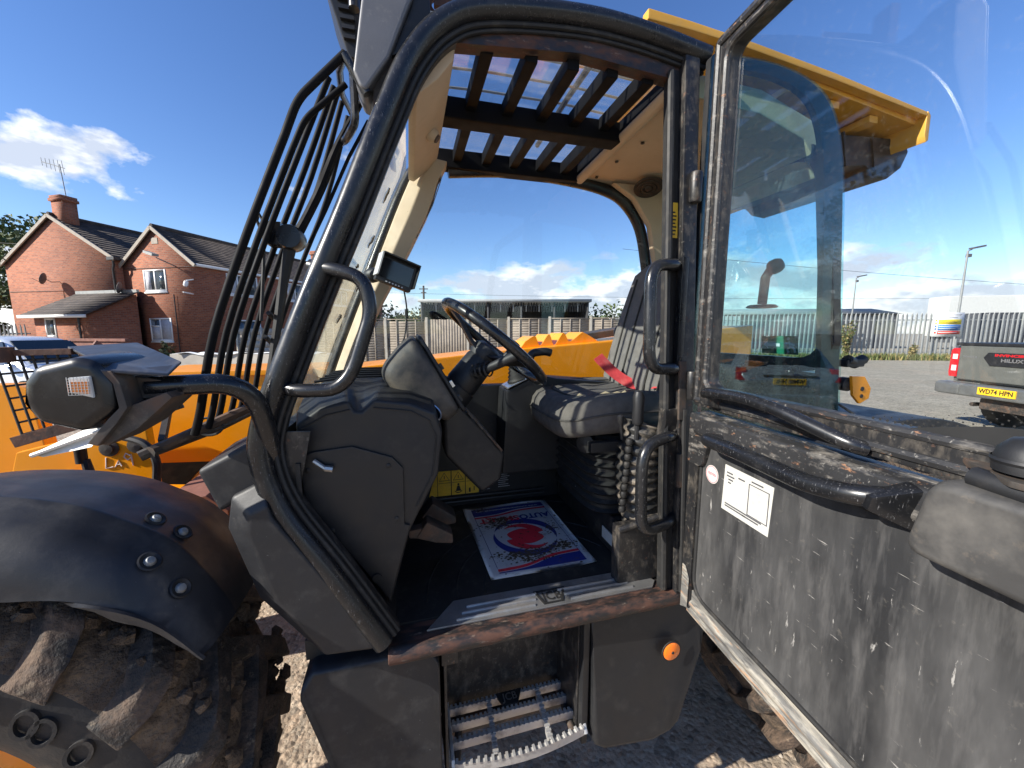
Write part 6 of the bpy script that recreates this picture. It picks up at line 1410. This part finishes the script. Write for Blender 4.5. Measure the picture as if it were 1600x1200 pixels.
def lamp(loc, h, label, lean=0):
    t = empty('street_lamp', loc, 0, label, 'street lamp', 'yard lamps')
    x = MB(); x.tube([(0, 0, 0), (0, 0, h*.4), (0, 0, h)], [.09, .07, .05], 8); obj('column', x, 'galvanised', t, off=(0, 0, 0))
    x = MB(); x.tube([(0, 0, h-.05), (.25, -.1, h+.12)], .03, 6); x.box((.42, -.15, h+.18), (.75, .35, .11), Matrix.Rotation(-.2, 3, 'Y')); x.box((.1, .0, h-.32), (.22, .18, .2)); obj('lamp_head', x, 'dish_grey', t, off=(0, 0, 0))
lamp((30.0, 26.2, 0), 7.05, 'nearer lamp post behind the safety sign'); lamp((34.9, 40, 0), 7.2, 'farther lamp post, left of the other one')
tr = empty('white_trailer', (43.5, 39, 0), R(-12), 'long white box trailer beyond the palisade fence at right', 'trailer')
x = MB(); x.bb((0, 0, 1.3), (15, 2.5, 5.35)); obj('box', x, 'trailer_white', tr, off=(0, 0, 0), bevel=.18); x = MB(); x.bb((.5, .2, .7), (14, 2.3, 1.28)); obj('chassis', x, 'trailer_dark', tr, off=(0, 0, 0)); 
for k in range(3):
    x = MB(); x.lathe([(0, 0), (.5, 0), (.5, .4), (0, .4)], (2+k*1.4, 0, .5), (0, 1, 0), 16); obj('wheel', x, 'rubber', tr, off=(0, 0, 0))
wh = empty('low_warehouse', (20.5, 44, 0), R(-6), 'low grey shed roof showing above the palisade fence', 'shed')
x = MB(); x.bb((0, 0, 0), (21, 8, 3.7)); obj('wall', x, 'trailer_dark', wh, off=(0, 0, 0)); x = MB(); x.prism([(-.3, 3.72), (4, 4.5), (8.3, 3.72)], 'bz', -.3, 21.3); obj('roof', x, 'shed_roof', wh, off=(0, 0, 0), smooth=0)
dk = empty('dark_container', (33.5, 27.4, 0), R(-6), 'dark shipping container stacked with gear behind the fence gate', 'container')
x = MB(); x.bb((0, 0, 0), (9, 2.4, 3.1)); obj('body', x, 'trailer_dark', dk, off=(0, 0, 0), bevel=.03)
for k in range(22): x = MB(); x.bb((.2+k*.4, -.05, .15), (.4+k*.4, -.002, 2.95)); obj('rib', x, 'trailer_dark', dk, off=(0, 0, 0), smooth=0)
w2 = empty('white_unit', (10.5, 41, 0), R(-4), 'long low white building seen through the cab windows', 'building')
x = MB(); x.bb((0, 0, 0), (13, 6, 3.4)); obj('wall', x, 'trailer_white', w2, off=(0, 0, 0))
for k in range(4): x = MB(); x.bb((1+k*3, -.04, 1.2), (2.2+k*3, -.002, 2.6)); obj('window', x, 'window_pane', w2, off=(0, 0, 0))
def weed(loc, h, label, mats, n=420):
    t = empty('weed_clump', loc, 0, label, 'weeds', 'weeds at the fence')
    x = MB(); y = MB()
    for k in range(12):
        a = random.random()*6.28; r = random.uniform(.1, .6)*h*.35; hh = h*random.uniform(.55, 1); tip = Vector((r*math.cos(a), r*math.sin(a), hh)); x.tube([(r*.25*math.cos(a), r*.25*math.sin(a), 0), tip*.5, tip], [.02, .014, .005], 4)
        for j in range(n//12):
            f = random.uniform(.15, 1); p = tip*f; leaves(y, p, (.12, .12, .12), 1, .13, len(mats))
    obj('stem', x, 'bark', t, off=(0, 0, 0)); obj('leaf_mass', y, mats, t, off=(0, 0, 0), smooth=0, fix=False)
weed((21.6, fence_y(21.6)-.5, 0), 2.6, 'tall green weed growing up the palisade fence', ['leaf_b', 'leaf_b', 'leaf_dry'], 900)
weed((19.9, fence_y(19.9)-.6, 0), 1.1, 'low brown dying weeds left of the tall weed', ['leaf_dry', 'leaf_dry', 'leaf_b'])
weed((25.3, fence_y(25.3)-.6, 0), 1.0, 'dry yellow weeds just left of the safety sign', ['leaf_dry', 'leaf_b', 'leaf_dry'], 600)
weed((-15.6, 17.4, 0), 1.3, 'straggly weeds against the lean-to of the house', ['leaf_dry', 'leaf_b'], 500)

# --- cars
def car(name, loc, rz, paint, label, cat, plate=None, L=4.0, W=1.72, Hh=1.5, badge=None):
    """hatchback: x forward, y left, z up, origin under its middle"""
    t = empty(name, loc, rz, label, cat)
    h = W/2
    # sections along x: (x, half width, z sill, z belt, z roof, roof half width)
    def sec(x_, hw, zs, zb, zr, rw):
        P = [(hw*.90, zs), (hw, zs+.14), (hw*1.0, (zs+zb)/2), (hw*.975, zb-.03), (hw*.955, zb), (rw, max(zr-.05, zb+.001)), (rw*.85, max(zr-.012, zb+.003)), (rw*.4, max(zr, zb+.005))]
        return [(x_, y, z) for y, z in P]+[(x_, -y, z) for y, z in reversed(P)]
    S_ = [(-L/2, h*.80, .42, .80, .84, h*.74), (-L/2+.06, h*.93, .34, .93, .97, h*.80), (-L/2+.16, h*.98, .28, .98, 1.02, h*.84)]
    rear = [(-L/2+.22, h*.99, .26, 1.0, 1.10, h*.80), (-L/2+.42, h, .24, 1.0, Hh-.10, h*.72), (-L/2+.62, h, .22, .99, Hh-.02, h*.70)]
    mid = [(-.3, h, .22, .97, Hh, h*.70), (.35, h, .22, .95, Hh-.03, h*.69), (.62, h, .22, .94, Hh-.10, h*.69), (1.28, h*.99, .22, .93, .97, h*.80)]
    fr_ = [(1.55, h*.97, .24, .86, .90, h*.72), (L/2-.12, h*.92, .26, .74, .78, h*.62), (L/2-.02, h*.82, .32, .62, .66, h*.5)]
    body = MB(); body.loft([sec(*s) for s in S_+rear+mid+fr_]); bo = obj('body', body, paint, t, off=(0, 0, 0), smooth=45)
    def pane(pts, m='car_glass', name='window', par=bo):
        y = MB(); c = sum((Vector(p) for p in pts), Vector())/len(pts); n = (Vector(pts[1])-Vector(pts[0])).cross(Vector(pts[2])-Vector(pts[0])).normalized()
        if n.dot(c-Vector((0, 0, .8))) < 0: n = -n
        y.loft([[Vector(p)-n*.02 for p in pts], [Vector(p)+n*.012 for p in pts]]); return obj(name, y, m, par, off=(0, 0, 0))
    rw = h*.70
    pane([(-L/2+.20, -h*.74, 1.05), (-L/2+.20, h*.74, 1.05), (-L/2+.42, h*.66, Hh-.12), (-L/2+.42, -h*.66, Hh-.12)], name='rear_window')
    pane([(1.25, -h*.72, .99), (1.25, h*.72, .99), (.66, h*.62, Hh-.12), (.66, -h*.62, Hh-.12)], name='windscreen')
    for s in (-1, 1):
        f = lambda x_, z, k=1: (x_, s*(h*.955+(h*.70-h*.955)*(z-.97)/(Hh-.07-.97)), z)
        pane([f(-.25, 1.0), f(.98, .99), f(.62, Hh-.14), f(-.25, Hh-.09)], name='side_window'); pane([f(-1.25, 1.03), f(-.32, 1.0), f(-.32, Hh-.09), f(-1.1, Hh-.12)], name='side_window')
        for x_ in (-L/2+.72, L/2-.80):
            y = MB(); y.lathe([(0, 0), (.19, 0), (.20, .02), (.30, .02), (.315, .06), (.315, .18), (0, .18)], (x_, s*(h+.012), .315), (0, -s, 0), 24); w_ = obj('wheel', y, 'rubber', t, off=(0, 0, 0)); y = MB()
            for k in range(5): a = k*1.2566; y.beam((x_, s*(h+.018), .315), (x_+.18*math.cos(a), s*(h+.018), .315+.18*math.sin(a)), .02, .05, (0, s, 0))
            obj('rim', y, 'galvanised', w_, off=(0, 0, 0))
        y = MB(); y.prism([(-L/2+.02, .80), (-L/2+.20, .80), (-L/2+.22, 1.04), (-L/2+.12, 1.02)], 'az', s*h*.80, s*h*.985); obj('tail_light', y, 'red_lens', bo, off=(0, 0, 0), bevel=.01)
        y = MB(); y.prism([(L/2-.50, .72), (L/2-.07, .62), (L/2-.08, .72), (L/2-.45, .84)], 'az', s*h*.62, s*h*.965); obj('headlight', y, 'clear_lens', bo, off=(0, 0, 0), bevel=.01)
        y = MB(); y.box((.92, s*(h+.10), 1.02), (.12, .20, .14)); obj('door_mirror', y, paint, bo, off=(0, 0, 0), bevel=.03)
    y = MB(); y.bb((-L/2-.05, -h*.86, .30), (-L/2+.06, h*.86, .56)); obj('rear_bumper', y, paint, bo, off=(0, 0, 0), bevel=.04)
    y = MB(); y.bb((L/2-.06, -h*.66, .34), (L/2+.02, h*.66, .50)); obj('grille', y, 'plastic', bo, off=(0, 0, 0), bevel=.02)
    y = MB(); y.bb((-L/2-.005, -h*.5, .885), (-L/2+.10, h*.5, .915)); obj('boot_trim', y, 'truck_chrome', bo, off=(0, 0, 0), bevel=.006)
    if plate:
        y = MB(); y.bb((-L/2-.02, -.26, .74), (-L/2+.02, .26, .855)); p_ = obj('number_plate', y, 'plate_yellow', bo, off=(0, 0, 0)); y = MB(); text_mb(plate, .10, lambda u, v: (-L/2-.0225, -u, .797+v), mb=y, bold=.003, ratio=.47); obj('plate_text', y, 'decal_black', p_, off=(0, 0, 0), fix=False)
        y = MB()
        for rx, rz_ in ((.075, .05), (.034, .05), (.075, .022)): y.tube([(-L/2-.0-.012, rx*math.cos(q), .965+(0 if rz_ == .05 else .026)+rz_*math.sin(q)) for q in [k*.314 for k in range(20)]], .007, 6, closed=True)
        obj('badge', y, 'silver_trim', bo, off=(0, 0, 0))
    return t
def v2w(a, b): p = RV @ Vector((a, b, 0)); return p
pc = v2w(7.74, -5.26)
car('hatchback', (pc.x, pc.y, 0), R(-45), 'car_silver', 'silver hatchback reflected in the rear side window of the cab', 'car', 'WM08 HHL')
car('hatchback', (-12.3, 9.6, 0), R(-6), 'car_white', 'pale car parked at the left edge behind the mesh guard', 'car', L=4.3, Hh=1.62)
# --- pickup
tk = Vector((.06, .998, 0)).normalized()
lc_ = Vector((8.1, 7.08, 0)); mid_ = lc_-tk*.95
ang = math.atan2(-.38, .92)  # truck points away from its tailgate
pk_ = empty('pickup_truck', mid_, math.atan2(-tk.x, tk.y)+0, 'dusty grey pickup truck seen from behind its tailgate', 'pickup')
# local: x forward (away from tailgate), y left; tailgate at x = 0
def po_(name, mb, m, par=None, **kw): return obj(name, mb, m, par or pk_, off=(0, 0, 0), **kw)
x = MB(); x.loft([[(x_, .93*s, z0), (x_, .93*s, z1), (x_, -.93*s, z1), (x_, -.93*s, z0)] for x_, s, z0, z1 in ((.03, .97, .82, 1.46), (.25, 1.0, .80, 1.47), (1.75, 1.0, .72, 1.47))]); bed = po_('bed', x, 'truck_paint', bevel=.03)
x = MB(); x.bb((-.03, -.80, .86), (.03, .80, 1.47)); tg = po_('tailgate', x, 'truck_paint', bevel=.025, seg=3)
x = MB(); x.bb((-.045, -.86, 1.462), (1.75, .86, 1.52)); po_('bed_cover', x, 'plastic', bevel=.02)
x = MB(); x.prism([(-.34, 1.36), (.34, 1.36), (.40, 1.27), (.30, 1.14), (-.30, 1.14), (-.40, 1.27)], 'bz', -.05, -.031); tb = po_('tailgate_handle', x, 'plastic', tg, bevel=.008)
x = MB(); text_mb('INVINCIBLE', .055, lambda u, v: (-.052, -u, 1.318+v), mb=x, bold=.0025, ratio=.48); po_('badge_text', x, 'red_lens', tb, fix=False)
x = MB(); text_mb('HILUX', .075, lambda u, v: (-.052, -u, 1.235+v), mb=x, bold=.003, ratio=.30); po_('badge_text', x, 'silver_trim', tb, fix=False)
x = MB(); text_mb('TOYOTA', .045, lambda u, v: (-.032, .62-u, 1.27+v), mb=x, bold=.001, ratio=.22); po_('side_script', x, 'silver_trim', tg, fix=False)
for s in (-1, 1):
    x = MB(); x.prism([(s*.80, .90), (s*.93, .90), (s*.945, .98), (s*.94, 1.38), (s*.90, 1.42), (s*.80, 1.42)], 'bz', -.03, .16); tl2 = po_('tail_light', x, 'red_lens', bevel=.015)
    for z0, z1 in ((1.01, 1.11), (1.22, 1.31)): x = MB(); x.bb((-.036, min(s*.815, s*.895), z0), (-.029, max(s*.815, s*.895), z1)); po_('reverse_lens', x, 'clear_lens', tl2, bevel=.003)
x = MB(); x.bb((-.20, -.95, .60), (.02, .95, .82)); po_('rear_bumper', x, 'truck_chrome', bevel=.04, seg=3)
for s in (-1, 1): x = MB(); x.bb((-.215, min(s*.55, s*.965), .61), (-.10, max(s*.55, s*.965), .80)); po_('bumper_corner', x, 'truck_chrome', bevel=.035)
x = MB(); x.bb((-.215, -.26, .665), (-.195, .26, .785)); np_ = po_('number_plate', x, 'plate_yellow'); x = MB(); text_mb('WD74 HPN', .105, lambda u, v: (-.2175, -u, .725+v), mb=x, bold=.003, ratio=.47); po_('plate_text', x, 'decal_black', np_, fix=False)
x = MB(); x.bb((-.05, -.35, .40), (.20, .35, .58)); x.tube([(-.02, .5, .45), (.5, .5, .45)], .035, 10); po_('tow_bracket', x, 'steel_dark', bevel=.02)
for s in (-1, 1):
    for xx in (.95, 4.15):
        x = MB(); x.lathe([(0, 0), (.22, 0), (.23, .03), (.37, .03), (.40, .07), (.40, .26), (0, .26)], (xx, s*.94, .40), (0, -s, 0), 26); po_('wheel', x, 'rubber')
    x = MB(); x.bb((.55, min(s*.86, s*.955), .55), (1.35, max(s*.86, s*.955), .95)); po_('wheel_arch', x, 'truck_paint', bevel=.04)
x = MB(); x.loft([[(x_, y*w, z) for y, z in ((.93, .55), (.93, 1.42), (.72, zr), (-.72, zr), (-.93, 1.42), (-.93, .55))] for x_, w, zr in ((1.80, 1, 1.44), (2.05, 1, 2.05), (3.3, 1, 2.08), (4.0, 1, 1.50), (5.2, .95, 1.38))]); cab_ = po_('cab', x, 'truck_paint', bevel=.03)
x = MB(); x.add([(1.795+.02, .62, 1.55), (1.795+.02, -.62, 1.55), (1.795+.21, -.60, 1.97), (1.795+.21, .60, 1.97)], [(0, 1, 2, 3)]); x.v = [(a-.012, b, c) for a, b, c in x.v]; po_('rear_window', x, 'car_glass', cab_, fix=False)
x = MB(); x.bb((1.76, -.12, 1.98), (1.86, .12, 2.03)); po_('stop_light', x, 'red_lens', cab_)
